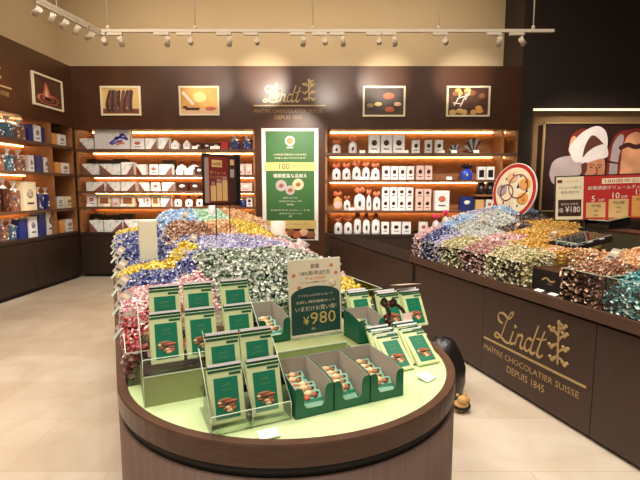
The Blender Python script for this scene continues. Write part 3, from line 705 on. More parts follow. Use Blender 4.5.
vo = [[b.bm.verts.new((x, y, z)) for x, y in P] for P, z in ((o_, .80), (o_, .866), (stadium(.694), .871), (stadium(.664), .871), (i_, .866), (i_, .80))]
for k in range(6):
    A, B = vo[k], vo[(k+1) % 6]; n = len(A)
    for j in range(n): f = b.bm.faces.new((A[j], A[(j+1) % n], B[(j+1) % n], B[j])); f.smooth = False; f.material_index = i
b.build('rim', island)
b = MB(); b.slab(stadium(.6605), .80, .862, 'mint'); b.build('table_top', island)
ZT = .862

# ------------------------------------------------------------------ right counter
P0 = Vector((1.0, 5.0, 0)); V_ = Vector((-.298, 1, 0)).normalized(); CX = -V_; CY = Vector((V_.y, -V_.x, 0)); CA = math.atan2(CX.y, CX.x)
def K(d, bb, z=0): return P0+CX*d+CY*bb+Vector((0, 0, z))
counter = thing('sales_counter', 'long dark brown counter with gold lettering on the right', 'counter', P0, (0, 0, CA))
CLEN, CDEP = 4.4, 1.4
b = MB(); b.box(0.02, CLEN, .05, CDEP, .05, .77, 'counter_wood'); b.box(.05, CLEN, .09, CDEP-.05, 0, .05, 'black'); b.build('body', counter)
for a, c in ((.02, 1.295), (1.3, 2.395), (2.4, 3.5), (3.505, 4.4)):
    b = MB(); b.box(a, c, .035, .05, .03, .765, 'counter_wood'); b.build('front_panel', counter)
b = MB(); b.box(.03, CLEN, .06, CDEP, .765, .79, 'black'); b.build('shadow_gap', counter)
b = MB(); b.box(0, CLEN, 0, CDEP, .79, .865, 'counter_rim', bev=.003); b.build('counter_top', counter)
t = thing('shop_logo', 'gold Lindt lettering with tree emblem on the right counter front', 'logo', K(0, .035), (0, 0, CA)); logo(t, 1.32, .335, 1.03)
ZC = .868

t = thing('low_cabinet', 'low dark brown cabinet running from the sales counter end to the back wall', 'cabinet', K(0, .05), (0, 0, CA))
b = MB(); b.box(-3.02, 0, 0, .45, .05, .76, 'counter_wood'); b.box(-3.0, 0, .04, .42, 0, .05, 'black'); b.build('body', t)
for k in range(3):
    b = MB(); b.box(-3.02+k*1.04, -3.02+(k+1)*1.04-.006, -.015, 0, .03, .755, 'counter_wood'); b.build('front_panel', t)
b = MB(); b.box(-3.02, 0, -.015, .45, .76, .78, 'black_matte'); b.build('top', t)

# ------------------------------------------------------------------ truffles
def truffle_mesh(col, seed):
    rnd = random.Random(seed); b = MB(); r = .0145
    b.ell((0, 0, 0), (r*1.05, r, r), 'foil_'+col, 1)
    for sg in (-1, 1):
        n = 7; base = b.bm.verts.new((sg*r*.9, 0, 0)); ring = []
        for k in range(n):
            a = 2*PI*k/n; rr = .0165*(1+.35*rnd.uniform(-1, 1)); ring.append(b.bm.verts.new((sg*(r*.9+.009+.004*(k % 2)), rr*math.cos(a), rr*.7*math.sin(a))))
        i = b.mi('twist_'+col)
        for k in range(n):
            f = b.bm.faces.new((base, ring[k], ring[(k+1) % n])); f.material_index = i
    me = bpy.data.meshes.new(col+'_truffle'); b.bm.to_mesh(me); b.bm.free()
    for m in b.mats: me.materials.append(m)
    return me
TM = {k: [truffle_mesh(k, s) for s in (1, 2)] for k in FOILS}
TR = {k: [] for k in FOILS}   # colour: list of (distance, matrix, heap words)
def hash2(a, b_): return math.sin(a*12.9898+b_*78.233)*43758.5453 % 1
def scatter(fn, zone, a0, a1, b0, b1, zf, words, sp=.0315, zmin=None, skip=None):
    """balls on a heap surface z = zf(a, b) over a rectangle, in the frame fn"""
    nb = int((b1-b0)/(sp*.866))+1
    for j in range(nb):
        y = b0+(j+.5)*(b1-b0)/nb; na = int((a1-a0)/sp)+1
        for i in range(na):
            x = a0+(i+(.25 if j % 2 else .75))*(a1-a0)/na
            x += random.uniform(-.3, .3)*sp; yy = y+random.uniform(-.3, .3)*sp
            c = zone(x, yy)
            if not c: continue
            z = zf(x, yy)+random.uniform(-.006, .008)
            p = fn(x, yy, z)
            Mx = Matrix.Translation(p) @ Euler((random.uniform(-.6, .6), random.uniform(-.6, .6), random.uniform(0, 6.28))).to_matrix().to_4x4()
            TR[c].append(((p-CAMP).length, Mx))
def cliff(fn, zone, p0, p1, zlo, zhi, sp=.028):
    """balls seen through the clear side of a bin, from p0 to p1 in plan, between heights zlo and zhi(a, b)"""
    L = math.dist(p0, p1); n = int(L/sp)+1
    for i in range(n):
        f = (i+.5)/n; x = p0[0]+(p1[0]-p0[0])*f; y = p0[1]+(p1[1]-p0[1])*f; zt = zhi(x, y); c = zone(x, y)
        if not c: continue
        m = int((zt-zlo)/(sp*.9))
        for k in range(m):
            z = zlo+.013+k*(zt-zlo)/max(1, m); p = fn(x+random.uniform(-.006, .006), y+random.uniform(-.006, .006), z)
            Mx = Matrix.Translation(p) @ Euler((random.uniform(-.6, .6), random.uniform(-.6, .6), random.uniform(0, 6.28))).to_matrix().to_4x4()
            TR[c].append(((p-CAMP).length, Mx))
def interp(x, xs, ys):
    if x <= xs[0]: return ys[0]
    for i in range(len(xs)-1):
        if x <= xs[i+1]: f = (x-xs[i])/(xs[i+1]-xs[i]); return ys[i]+(ys[i+1]-ys[i])*f
    return ys[-1]
def Zi(s, t):
    z = interp(t, [0, .3, .6, 1.0, 1.5, 2.0, 2.5, 2.9, 3.3], [.96, 1.03, 1.13, 1.2, 1.245, 1.31, 1.40, 1.33, 1.1])
    e = max(0, (s-.30)/.36); z -= .11*e**1.5
    zl = interp(t, [0, .4, .9, 1.2, 1.42, 1.72, 1.85, 2.2, 2.7, 3.2], [1.0, 1.04, 1.06, 1.10, 1.10, 1.06, 1.15, 1.20, 1.23, 1.1])
    f = min(1, max(0, (-s-.24)/.12)); z = z*(1-f)+zl*f-.03*max(0, (-s-.5)/.15)**2
    return z+.010*math.sin(9*s+3*t)*math.cos(7*t-4*s)
def zone_i(s, t):
    if abs(s) > .655 or t < 0 or t > 3.2: return None
    if t > LEN and math.hypot(s, t-LEN) > .655: return None
    if s < -.2 and t < .30 and not (s < -.53): return None
    if s >= -.2 and t < .30: return None
    j = .025*(hash2(round(s*30), round(t*30))-.5)
    if s < (-.30 if not 1.12 < t < 1.42 else -.18)+j:
        return 'red' if t < .40+j else 'pink' if t < .86 else 'navy' if t < 1.12+j else 'yellow' if t < 1.42+j else 'navy' if t < 2.45 else 'yellow' if t < 2.8 else 'navy'
    if t < 1.08+j:
        if s > .47 and t > .36: return 'yellow' if t < .66 else 'pink' if t < .85 else 'green'
        return 'pink' if s < -.24 and t < .75 else 'green' if s > -.24 or t < .8 else 'navy'
    if t < 1.55+j: return 'violet' if (s < .42+j and int((s+t)*7) % 3) else 'pink' if s > .25 else 'violet' if s > -.12 else 'navy'
    if t < 2.08+j:
        return 'copper' if s < .02+j else 'peach' if s < .22 else 'yellow' if s < .48 else 'green'
    return 'lightblue' if s < .0+j else 'mint' if s < .25 else 'peach'
scatter(I, zone_i, -.66, .66, 0, 3.25, Zi, 'island')
eps = .64
cliff(I, zone_i, (-.18, .315), (.64, .315), ZT, lambda a, b_: Zi(a, b_))
cliff(I, zone_i, (-.645, .01), (-.645, 2.6), ZT, Zi); cliff(I, zone_i, (.645, .32), (.645, 2.6), ZT, Zi)
cliff(I, zone_i, (-.64, .015), (-.54, .015), ZT, Zi); cliff(I, zone_i, (-.54, .015), (-.54, .3), ZT, Zi)

def Zc(d, bb):
    z = interp(bb, [0, .12, .5, .9, 1.35], [1.04, 1.09, 1.15, 1.2, 1.24])
    z += .17*math.exp(-((d-.15)/.4)**2)*interp(bb, [0, .5, .9, 1.35], [0, .8, 1.0, 1.0])
    if 2.42 < d < 2.95: z -= .05*(1-min(1, bb/.4))
    return z+.012*math.sin(8*d+3*bb)*math.cos(9*bb-4*d)
def zone_c(d, bb):
    if d < .03 or d > 3.9 or bb < .03 or bb > 1.35: return None
    if 1.74 < d < 2.12 and bb < .42: return None         # black divider box
    if 1.46 < d < 2.1 and bb > .46: return None          # trays and till boxes
    if d > 1.18 and bb > 1.05: return None
    if 2.1 <= d < 3.9 and bb > .8: return None
    j = .04*(hash2(round(d*30), round(bb*30))-.5)
    if bb < .30+j:
        return 'pink' if d < .23 else 'navy' if d < .45 else 'violet' if d < .62 else 'olive' if d < .95+j else 'rose' if d < 1.32+j else 'olive' if d < 1.9 else 'copper' if d < 2.45 else 'teal'
    if bb < .62+j:
        return 'pink' if d < .12 else 'lightblue' if d < .35 else 'snow' if d < .85+j else 'pink' if d < 1.15 else 'olive' if d < 1.25 and bb < .45 else 'gold' if d < 1.6 else 'peach' if d < 2.3 else 'peach' if bb < .5 else 'lime'
    if bb < .98+j:
        return 'violet' if d < .2 else 'snow' if d < .62 else 'black' if d < .80 else 'gold' if d < 1.8 else 'lime' if d > 2.2 else 'peach'
    return 'lightblue' if d < .42+j else 'black' if d < .62 else 'gold'
scatter(K, zone_c, .03, 3.9, .03, 1.35, Zc, 'counter')
cliff(K, zone_c, (.04, .035), (3.9, .035), ZC, Zc); cliff(K, zone_c, (.035, .04), (.035, 1.33), ZC, Zc)
cliff(K, zone_c, (2.14, .05), (2.14, .42), ZC, Zc)
cliff(K, lambda a, b_: 'olive' if b_ < .3 else 'gold', (1.756, .04), (1.756, .44), ZC, Zc)
cliff(K, lambda a, b_: 'gold' if a < 1.5 else 'peach' if b_ < .46 else None, (1.45, .43), (2.12, .43), ZC+.1, lambda a, b_: Zc(a, b_)-.01)
cliff(K, lambda a, b_: 'gold', (1.45, .46), (1.45, 1.04), ZC+.1, lambda a, b_: Zc(a, b_)-.01)

# ------------------------------------------------------------------ clear bins and price cards
def panel(parent, name, T, w, h, th=.003):
    b = MB(); b.box(0, w, -th/2, th/2, 0, h, 'acrylic'); b.box(0, w, -th/2-.0002, th/2+.0002, h-.003, h, 'acrylic_edge')
    o = b.build(name, parent); o.matrix_local = T; return o
def binbox(name, label, O, ang, w, d, h, sides='flr', group=None):
    t = thing(name, label, 'bin', O, (0, 0, ang), group)
    if 'f' in sides: panel(t, 'front_wall', Matrix.Identity(4), w, h)
    if 'l' in sides: panel(t, 'side_wall', Matrix.Rotation(PI/2, 4, 'Z'), d, h)
    if 'r' in sides: panel(t, 'side_wall', Matrix.Translation((w, 0, 0)) @ Matrix.Rotation(PI/2, 4, 'Z'), d, h)
    return t
binbox('clear_bin', 'clear bin wall around the red truffles at the island front left', I(-.662, -.015, ZT), IA, .14, .45, .13)
binbox('clear_bin', 'clear bin wall around the pink truffles on the island left edge', I(-.662, .455, ZT), IA, .3, .46, .17, 'l')
binbox('clear_bin', 'clear bin wall around the dark blue and yellow truffles on the island left edge', I(-.662, .93, ZT), IA, .3, .48, .2, 'l')
binbox('clear_bin', 'clear bin wall in front of the big green truffle heap', I(-.18, .295, ZT), IA, .84, .5, .19, 'fr')
binbox('clear_bin', 'clear bin wall around the far dark blue truffles on the island left edge', I(-.662, 1.45, ZT), IA, .3, 1.1, .22, 'l')
cb = [0.02, .23, .45, .62, .95, 1.32, 1.74]
for i in range(6):
    w = ['pink', 'dark blue', 'violet', 'first olive', 'rose', 'second olive'][i]
    binbox('clear_bin', 'clear bin wall holding the %s truffles along the right counter front' % w, K(cb[i], .02, ZC), CA, cb[i+1]-cb[i]-.004, .3, .185)
binbox('clear_bin', 'clear bin wall holding the copper brown truffles beside the black box', K(2.125, .02, ZC), CA, .32, .4, .21)
binbox('clear_bin', 'clear bin wall holding the teal truffles at the picture right edge', K(2.455, .02, ZC), CA, .5, .4, .21)
def card(label, loc, rot, w=.055, h=.08, m='card', stem=0):
    t = thing('price_card', label, 'price card', loc, rot)
    b = MB(); b.box(-w/2, w/2, -.001, .001, stem, stem+h, m, bev=.0004); b.build('card', t)
    b = MB(); b.box(-w*.36, w*.36, -.0016, -.001, stem+h*.6, stem+h*.8, 'sign_paper'); b.box(-w*.3, w*.3, -.0016, -.001, stem+h*.2, stem+h*.35, 'text_dark'); b.build('print', t)
    b = MB(); b.box(-.006, .006, -.0015, .0015, -.04, stem+.01, 'acrylic_edge'); b.build('holder', t)
for i, (tt, zz, w) in enumerate(((.35, .99, 'beside the red truffles, lowest on the left edge'), (.62, 1.03, 'beside the pink truffles on the left edge'), (.88, 1.07, 'between pink and dark blue truffles on the left edge'), (1.25, 1.10, 'beside the yellow strip on the left edge'), (1.7, 1.13, 'beside the near part of the far blue heap'), (2.1, 1.14, 'beside the middle of the far blue heap'), (2.5, 1.15, 'beside the far yellow heap at the island corner'))):
    card('tilted island price card '+w, I(-.68, tt, zz-.02), (R(-25), R(35), IA+R(-15)), .045, .10)
for s, tt, w in ((-.30, 1.12, 'lowest in the island middle, over the violet truffles'), (-.22, 1.3, 'over the dark blue truffles in the island middle'), (-.30, 1.62, 'left of the copper brown heap on the island'), (-.34, 1.95, 'between far blue and copper heaps on the island'), (-.15, 2.1, 'at the front of the light blue heap on the island')):
    card('tilted price card '+w, I(s, tt, Zi(s, tt)-.005), (R(-30), R(30), IA), .042, .085, 'card', .02)
for d, bb, w, m, sc in ((.2, .4, 'over the light blue truffles at the counter far end', 'card', 1), (.5, .55, 'over the white truffles on the right counter', 'card_rose', 1.1), (.75, .75, 'between white and black truffles on the right counter', 'card_rose', 1.2), (1.05, .35, 'over the rose truffles on the right counter', 'card_rose', 1.1), (1.35, .62, 'in front of the gold truffles on the right counter', 'card_rose', 1.2), (2.2, .3, 'over the copper brown truffles on the right counter', 'card', 1.3), (2.32, .72, 'large rose one between peach and lime truffles', 'card_rose', 1.9), (2.62, .4, 'over the teal truffles at the picture edge', 'card_rose', 1.3)):
    card('tilted price card '+w, K(d, bb, Zc(d, bb)-.005), (R(-38), R(0), CA+R(-18)), .075*sc, .075*sc, m, .02)
t = thing('price_card', 'pale price card lying on top of the far right packs', 'price card', I(.63, .03, 1.128), (R(-8), R(6), IA+R(20)))
b = MB(); b.box(-.085, .085, -.035, .035, -.001, .001, 'card', bev=.0004); b.build('card', t)
b = MB(); b.box(-.06, .02, -.012, .012, .001, .0016, 'sign_paper'); b.build('print', t)
for s, tt, w in ((.60, .86, 'pink truffles at the island right edge'), (.56, 1.3, 'violet truffles at the island right edge')):
    t = thing('clear_bag', 'crinkled clear bag opening beside the '+w, 'bag', I(s, tt, Zi(s, tt)-.03), (0, R(20), IA)); b = MB(); b.cyl((0, 0, 0), (.02, 0, .09), .03, .055, 'bag_plastic', 7, False, False); b.build('film', t)

# cup dispensers / bag tubes
def cup_stack(label, loc, r, h, m, sq=False):
    t = thing('bag_dispenser', label, 'dispenser', loc, (0, 0, IA))
    if sq: b = MB(); b.box(-r, r, -r, r, 0, h, m, bev=.004); b.build('casing', t); b = MB(); b.box(-r*.9, r*.9, -r*.9, r*.9, h, h+.004, 'white'); b.build('lid', t)
    else: b = MB(); b.cyl((0, 0, 0), (0, 0, h), r*.9, r, m, 24); b.build('casing', t); b = MB(); b.cyl((0, 0, h), (0, 0, h+.004), r*.92, m='white', seg=24); b.build('lid', t)
cup_stack('cream square bag dispenser standing in the dark blue heap on the island', I(-.46, 1.6, 1.04), .058, .34, 'frosted', True)
cup_stack('pale round bag dispenser standing at the far right of the island heap', I(.55, 1.7, 1.0), .062, .33, 'pinkish')
cup_stack('slim clear bag dispenser standing behind the black tilted price board', I(.15, 2.35, 1.2), .035, .3, 'bag_plastic')

# ------------------------------------------------------------------ price board on poles (island)
t = thing('price_board', 'dark maroon price board on two black poles above the island', 'sign', I(.045, 1.50, .045), (0, 0, R(58)))
for x in (-.055, .085):
    b = MB(); b.cyl((x, 0, 1.18), (x, 0, 1.46), .004, m='black', seg=8); b.build('pole', t)
b = MB(); b.box(-.17, .17, -.012, .012, 1.44, 1.80, 'black'); b.box(.16, .178, -.03, .02, 1.43, 1.81, 'black'); b.build('board', t)
b = MB(); b.box(-.155, .06, -.014, -.012, 1.455, 1.785, 'maroon'); b.box(.06, .15, -.014, -.012, 1.455, 1.785, 'dark_red_board'); b.box(-.168, -.13, -.0145, -.012, 1.46, 1.77, 'card_rose')
for i in range(3): b.box(-.115+i*.058, -.065+i*.058, -.0155, -.014, 1.47, 1.58+i*.02, 'tan')
b.box(-.10, .0, -.0155, -.014, 1.71, 1.76, 'tan'); b.box(.085, .125, -.0155, -.014, 1.64, 1.70, 'card'); b.box(.085, .125, -.0155, -.014, 1.73, 1.77, 'tan')
b.build('print', t)
text('lettering', '180周年', -.05, 1.72, .024, 'maroon', t, y=-.0158); text('lettering', 'ボリューム', -.04, 1.66, .022, 'tan', t, y=-.0145, w=.16); text('lettering', 'ディスカウント', -.04, 1.63, .02, 'tan', t, y=-.0145, w=.17)
for i, s in enumerate(('5%', '10%', '15%')): text('lettering', s, -.09+i*.058, 1.585+i*.02, .02, 'white', t, y=-.0145)

# ------------------------------------------------------------------ packs of green chocolate
def make_pack():
    t = thing('chocolate_pack', '', 'chocolate pack')
    w, h, th = .112, .178, .018
    b = MB(); b.box(-w/2, w/2, -th/2, th/2, 0, h-.012, 'pack_lime', bev=.004); b.build('wrapper', t)
    b = MB(); b.box(-w/2+.002, w/2-.002, -.004, .004, h-.016, h, 'pack_deep'); b.box(-w/2+.002, w/2-.002, -.0105, .0095, h-.022, h-.014, 'pack_deep')
    b.box(-w/2+.003, w/2-.003, -.009, .009, h-.004, h+.004, 'bag_plastic')
    b.build('top_seam', t)
    b = MB(); b.box(-.038, .038, -th/2-.0008, -th/2, .014, .138, 'pack_green'); fp = b.build('front_panel', t)
    b = MB(); b.box(.012, .05, -th/2-.0008, -th/2, .143, .151, 'pack_deep'); b.build('corner_tag', t)
    b = MB()
    for (x, z, rx, rz, m) in ((-.006, .070, .024, .006, 'nut_brown'), (.010, .064, .024, .005, 'art_rust'), (-.004, .058, .028, .003, 'choc_dark'), (-.018, .053, .012, .005, 'nut_brown'), (.014, .052, .014, .005, 'nut_brown'), (.002, .046, .010, .006, 'nut_cream'), (.018, .042, .009, .007, 'art_rust'), (.006, .037, .011, .006, 'nut_cream'), (-.008, .042, .007, .005, 'nut_brown'), (-.024, .063, .007, .005, 'nut_cream')):
        b.ell((x, -th/2-.001, z), (rx, .003, rz), m, 2)
    b.build('nut_picture', fp)
    text('lettering', 'Lindt', 0, .112, .009, 'faint_gold', fp, w=.026, y=-th/2-.001); text('lettering', 'NOCCIOLATTE', 0, .098, .005, 'faint_gold', fp, w=.034, y=-th/2-.001); text('lettering', 'pieces', 0, .019, .004, 'faint_gold', fp, w=.02, y=-th/2-.001)
    return t
proto = make_pack(); index_kids(proto); used = [False]
def pack(s, t_, z, lean, label, group, turn=0):
    if not used[0]: o = proto; used[0] = True
    else: o = copy_tree(proto)
    o.location = I(s, t_, z); o.rotation_euler = Euler((-lean, 0, 0)).to_matrix().to_4x4().to_euler()
    o.rotation_euler = (Matrix.Rotation(IA+turn, 4, 'Z') @ Matrix.Rotation(-lean, 4, 'X')).to_euler()
    tag(o, label, 'chocolate pack', group); return o
gA = 'green chocolate packs in the front clear stand'
pack(-.383, -.455, .874, R(17), 'green nut chocolate pack in the front stand, front left', gA); pack(-.258, -.46, .874, R(17), 'green nut chocolate pack in the front stand, front right', gA)
for k, (dt, dz) in enumerate(((.045, .035), )):
    pass
pack(-.375, -.385, .955, R(13), 'green nut chocolate pack raised at the back left of the front stand', gA); pack(-.26, -.385, .955, R(13), 'green nut chocolate pack raised at the back right of the front stand', gA)
gB = 'green chocolate packs in the raised left stand'
for s, n in ((-.528, 'left'), (-.405, 'middle'), (-.262, 'right')):
    pack(s, -.165, .988, R(17), 'green nut chocolate pack in the raised left stand, front row %s' % n, gB)
    pack(s+.008, -.075, 1.066, R(13), 'green nut chocolate pack in the raised left stand, back row %s' % n, gB)
gC = 'green chocolate packs leaning at the island right edge'
for j, (s, t0, n) in enumerate(((.36, -.335, 'left'), (.50, -.325, 'right'))):
    for k, w in enumerate(('front', 'second', 'third')):
        pack(s-.012*k, t0+.028*k, ZT+.003, R(50-6*k), 'green chocolate pack, near right group, %s stack, %s one' % (n, w), gC)
for j, (s, n) in enumerate(((.385, 'left'), (.505, 'middle'), (.625, 'right'))):
    for k, w in enumerate(('front', 'back')):
        pack(s-.005*k, (.005 if j == 0 else -.06-.012*j)+.03*k, .945, R(28-5*k), 'green chocolate pack in the far right group, %s stack, %s one' % (n, w), gC)

# clear stands
def stand(label, s0, s1, t0, t1, z, step_h, hh=.06, posts=True):
    t = thing('acrylic_stand', label, 'display stand', I(s0, t0, z), (0, 0, IA)); w = s1-s0; d = t1-t0
    b = MB(); b.box(0, w, 0, d, 0, .003, 'acrylic'); b.build('base', t)
    b = MB(); b.box(0, w, 0, .003, .003, hh, 'acrylic'); b.box(0, w, -.0005, .0035, hh, hh+.002, 'acrylic_edge'); b.build('front_lip', t)
    for x in (0, w/2, w):
        b = MB(); b.prism([(0, .003), (d, .003), (d, step_h+.13), (d-.02, step_h+.13), (.0, hh)], -.0015, .0015, 'acrylic', T=Matrix.Translation((x, 0, 0)) @ Matrix.Rotation(PI/2, 4, 'Z'))
        for p, q in (((0, hh), (d-.02, step_h+.13)), ((0, .003), (0, hh))):
            b.cyl((x, p[0], p[1]), (x, q[0], q[1]), .0016, m='acrylic_edge', seg=5)
        b.build('side_wall', t)
    b = MB(); b.box(0, w, d*.42, d, step_h-.003, step_h, 'acrylic'); b.build('shelf', t)
    return t
stand('clear acrylic stand with two packs per step at the front of the island', -.445, -.19, -.50, -.30, ZT, .085)
t = stand('clear acrylic stand of six packs raised on a block at the left', -.615, -.19, -.22, .02, .972, .085, .055)
t = thing('riser_block', 'greenish clear riser block under the raised left stand', 'riser', I(-.615, -.22, ZT), (0, 0, IA))
b = MB(); acol('riser_film', (150, 158, 104)); b.box(0, .425, 0, .24, 0, .108, 'riser_film'); b.box(-.001, .002, -.002, .002, 0, .108, 'acrylic_edge'); b.box(0, .425, -.002, .002, .104, .108, 'acrylic_edge'); b.build('block', t)
t = thing('riser_block', 'low clear riser block under the price sign', 'riser', I(-.13, -.13, ZT), (0, 0, IA))
b = MB(); b.box(0, .34, 0, .24, 0, .085, 'riser_film'); b.box(0, .34, -.002, .002, .081, .086, 'acrylic_edge'); b.box(.338, .342, -.002, .002, 0, .086, 'acrylic_edge'); b.build('block', t)
t = thing('riser_block', 'low clear riser block under the far right packs', 'riser', I(.215, -.08, ZT), (0, 0, IA))
b = MB(); b.box(0, .40, -.08, .3, 0, .07, 'riser_film'); b.box(0, .40, -.082, -.078, .066, .071, 'acrylic_edge'); b.build('block', t)

# open trays of small bars
def tray(label, s, t_, z, w=.137, d=.235, hb=.115, hf=.098, dip=.03):
    t = thing('display_tray', label, 'display box', I(s, t_, z), (0, 0, IA)); th = .002
    b = MB()
    b.box(0, w, 0, d, 0, .003, 'box_green')
    fr = [(0, 0), (w, 0), (w, hf), (w-.006, hf+.004), (w-.022, hf+.002), (w-.03, hf-.012), (w-.032, dip+.012), (w-.042, dip), (.042, dip), (.032, dip+.012), (.03, hf-.012), (.022, hf+.002), (.006, hf+.004), (0, hf)]
    b.prism(fr, 0, th, 'box_green'); b.prism([(x*.985+.001, zz*.99+.0004) for x, zz in fr], th, th*1.6, 'cardboard')
    b.box(0, w, d-th, d, 0, hb, 'box_green'); b.box(.001, w-.001, d-th*1.7, d-th, .003, hb-.0006, 'cardboard')
    sd = [(0, 0), (d, 0), (d, hb), (.08, hb-.004), (0, hf)]
    for x, sg in ((0, 1), (w, -1)):
        T = Matrix.Translation((x, 0, 0)) @ Matrix.Rotation(PI/2, 4, 'Z')
        b.prism(sd, -th if sg > 0 else 0, 0 if sg > 0 else th, 'box_green', T=T)
        T2 = Matrix.Translation((x+sg*th, 0, 0)) @ Matrix.Rotation(PI/2, 4, 'Z')
        b.prism([(.002, .003), (d-.002, .003), (d-.002, hb-.0006), (.08, hb-.005), (.002, hf-.001)], -th*.7 if sg > 0 else 0, 0 if sg > 0 else th*.7, 'cardboard', T=T2)
    b.build('carton', t)
    return t
def make_bar():
    t = thing('chocolate_bar', '', 'chocolate bar')
    b = MB(); b.box(-.05, .05, -.006, .006, 0, .062, 'mint_bar', bev=.003); b.build('wrapper', t)
    b = MB(); b.box(-.05, .05, -.0068, -.006, .02, .032, 'pack_green'); b.build('band', t)
    b = MB()
    for x, z, r, m in ((-.024, .046, .016, 'nut_brown'), (.004, .052, .018, 'nut_cream'), (.024, .044, .016, 'nut_brown'), (-.006, .036, .014, 'art_rust'), (.034, .05, .008, 'choc_dark'), (-.036, .052, .008, 'nut_cream')): b.ell((x, -.006, z), (r, .006, r*.75), m, 1)
    b.build('nut_picture', t); return t
barp = make_bar(); index_kids(barp); ub = [False]
def bars(s, t_, z, label, n=5, w=.137):
    for k in range(n):
        if not ub[0]: o = barp; ub[0] = True
        else: o = copy_tree(barp)
        o.location = I(s+w/2+random.uniform(-.006, .006), t_+.035+k*.034, z+.006+.005*k)
        o.rotation_euler = (Matrix.Rotation(IA+random.uniform(-.22, .22), 4, 'Z') @ Matrix.Rotation(R(-52+random.uniform(-12, 12)), 4, 'X')).to_euler()
        pos = ['front', 'second', 'third', 'fourth', 'rearmost'][k] if n == 5 else ['front', 'second', 'third', 'rearmost'][k] if n == 4 else ['front', 'middle', 'rear'][k]
        tag(o, 'small mint wrapped nut bar in the %s, %s one' % (label, pos), 'chocolate bar', 'small wrapped bars in the open trays')
for s, n in ((-.18, 'left front tray'), (-.04, 'middle front tray'), (.10, 'right front tray')):
    tray('green open tray with grey inside, the %s of three' % n.split()[0], s, -.51, ZT); bars(s, -.51, ZT, n)
tray('green open tray of bars left of the price sign', -.145, -.02, .95, hb=.12); bars(-.145, -.02, .95, 'tray left of the price sign', 4)
tray('green open tray of bars right of the price sign', .258, -.155, .935, w=.128, d=.145, hb=.12); bars(.258, -.155, .935, 'tray right of the price sign', 3, .128)

# price sign
t = thing('price_sign', 'cream and dark green yen 980 price sign standing among the trays', 'sign', I(.0, -.005, .955), (Matrix.Rotation(IA, 4, 'Z') @ Matrix.Rotation(R(-4), 4, 'X')).to_euler())
W, Hh = .25, .335
b = MB(); b.box(0, W, -.002, .002, 0, Hh, 'sign_paper'); b.build('card', t)
b = MB(); b.box(-.003, W+.003, .002, .004, -.004, Hh+.004, 'acrylic_edge'); b.box(0, W, -.03, .05, -.006, -.001, 'acrylic'); b.build('holder', t)
b = MB(); P = [(.006, .006), (W-.006, .006), (W-.006, .175)]+[(W/2+(W/2-.006)*math.cos(a), .175+.042*math.sin(a)) for a in [PI*k/16 for k in range(1, 16)]]+[(.006, .175)]
b.prism(P, -.0026, -.002, 'sign_green'); b.build('printed_panel', t)
text('lettering', '創業', W/2, .296, .02, 'text_dark', t, y=-.002); text('lettering', '180周年記念', W/2, .266, .02, 'text_dark', t, w=.15, y=-.002); text('lettering', 'チョコ福袋', W/2, .246, .013, 'orange', t, w=.10, y=-.002)
text('lettering', 'リンツからの感謝をこめて', W/2-.01, .230, .008, 'text_dark', t, w=.13, y=-.002)
text('lettering', 'ナッツたっぷりのチョコレート', W/2, .172, .011, 'sign_paper', t, w=.17, y=-.0028); text('lettering', 'お試し特別価格セット', W/2, .142, .013, 'sign_paper', t, w=.19, y=-.0028)
text('lettering', 'いまだけお買い得！', W/2, .108, .022, 'sign_paper', t, w=.2, y=-.0028)
text('lettering', '¥', .075, .046, .038, 'sign_gold', t, y=-.0028); text('lettering', '980', .158, .046, .054, 'sign_gold', t, w=.125, y=-.0028)
text('lettering', '税込', .11, .022, .01, 'sign_paper', t, y=-.0028)
for x, z in ((.022, .27), (.045, .215), (.205, .305), (.228, .27)):
    b = MB(); b.ell((x, -.002, z), (.010, .0012, .010), 'orange', 1); b.box(x-.008, x+.008, -.0035, -.002, z+.004, z+.007, 'sign_gold'); b.build('bell_print', t)
b = MB(); b.ell((.21, -.002, .225), (.019, .0008, .019), 'sign_gold', 2); b.ell((.21, -.0026, .225), (.015, .0008, .015), 'sign_paper', 2)
b.build('seal_print', t)

# bow ornament and small picture tag hanging over the far packs
t = thing('ribbon_ornament', 'dark brown and red ribbon ornament hanging over the far right packs', 'ornament', I(.43, -.125, .955), (0, 0, IA))
t.scale = (.85, .85, .85)
b = MB()
for pts in ([(0, .0), (-.012, .05), (.0, .1), (-.02, .14)], [(-.02, .14), (-.05, .165), (-.035, .185), (-.01, .15)], [(-.01, .15), (.02, .175), (.03, .155), (0, .14)], [(0, .1), (-.03, .09), (-.035, .06), (-.005, .07)], [(-.005, .05), (.02, .04), (.015, .01)], [(.0, .14), (.04, .145), (.075, .12), (.10, .085)]):
    b.ribbon(pts, .018, 0, 'choc_dark', th=.004)
for x, z in ((-.01, .155), (-.02, .09), (.0, .06), (-.005, .02)): b.ell((x, -.004, z), (.012, .008, .012), 'maroon', 1)
b.build('ribbon', t)
t = thing('gift_tag', 'small pale tag hanging in front of the far right packs', 'tag', I(.49, -.15, .99), (Matrix.Rotation(IA, 4, 'Z') @ Matrix.Rotation(R(-15), 4, 'X')).to_euler())
b = MB(); b.box(0, .05, -.001, .001, 0, .05, 'pinkish'); b.build('card', t)
def flat_card(label, s, tt, rz, w=.085, d=.045):
    t = thing('label_card', label, 'label card', I(s, tt, ZT), (Matrix.Rotation(IA+rz, 4, 'Z')).to_euler())
    b = MB(); b.box(-w/2, w/2, -d/2, d/2, .002, .005, 'acrylic_edge', T=Matrix.Rotation(R(12), 4, 'X') @ Matrix.Translation((0, 0, .006))); b.build('holder', t)
    b = MB(); b.box(-w/2+.002, w/2-.002, -d/2+.002, d/2-.002, .005, .006, 'white', T=Matrix.Rotation(R(12), 4, 'X') @ Matrix.Translation((0, 0, .006))); b.build('card', t)
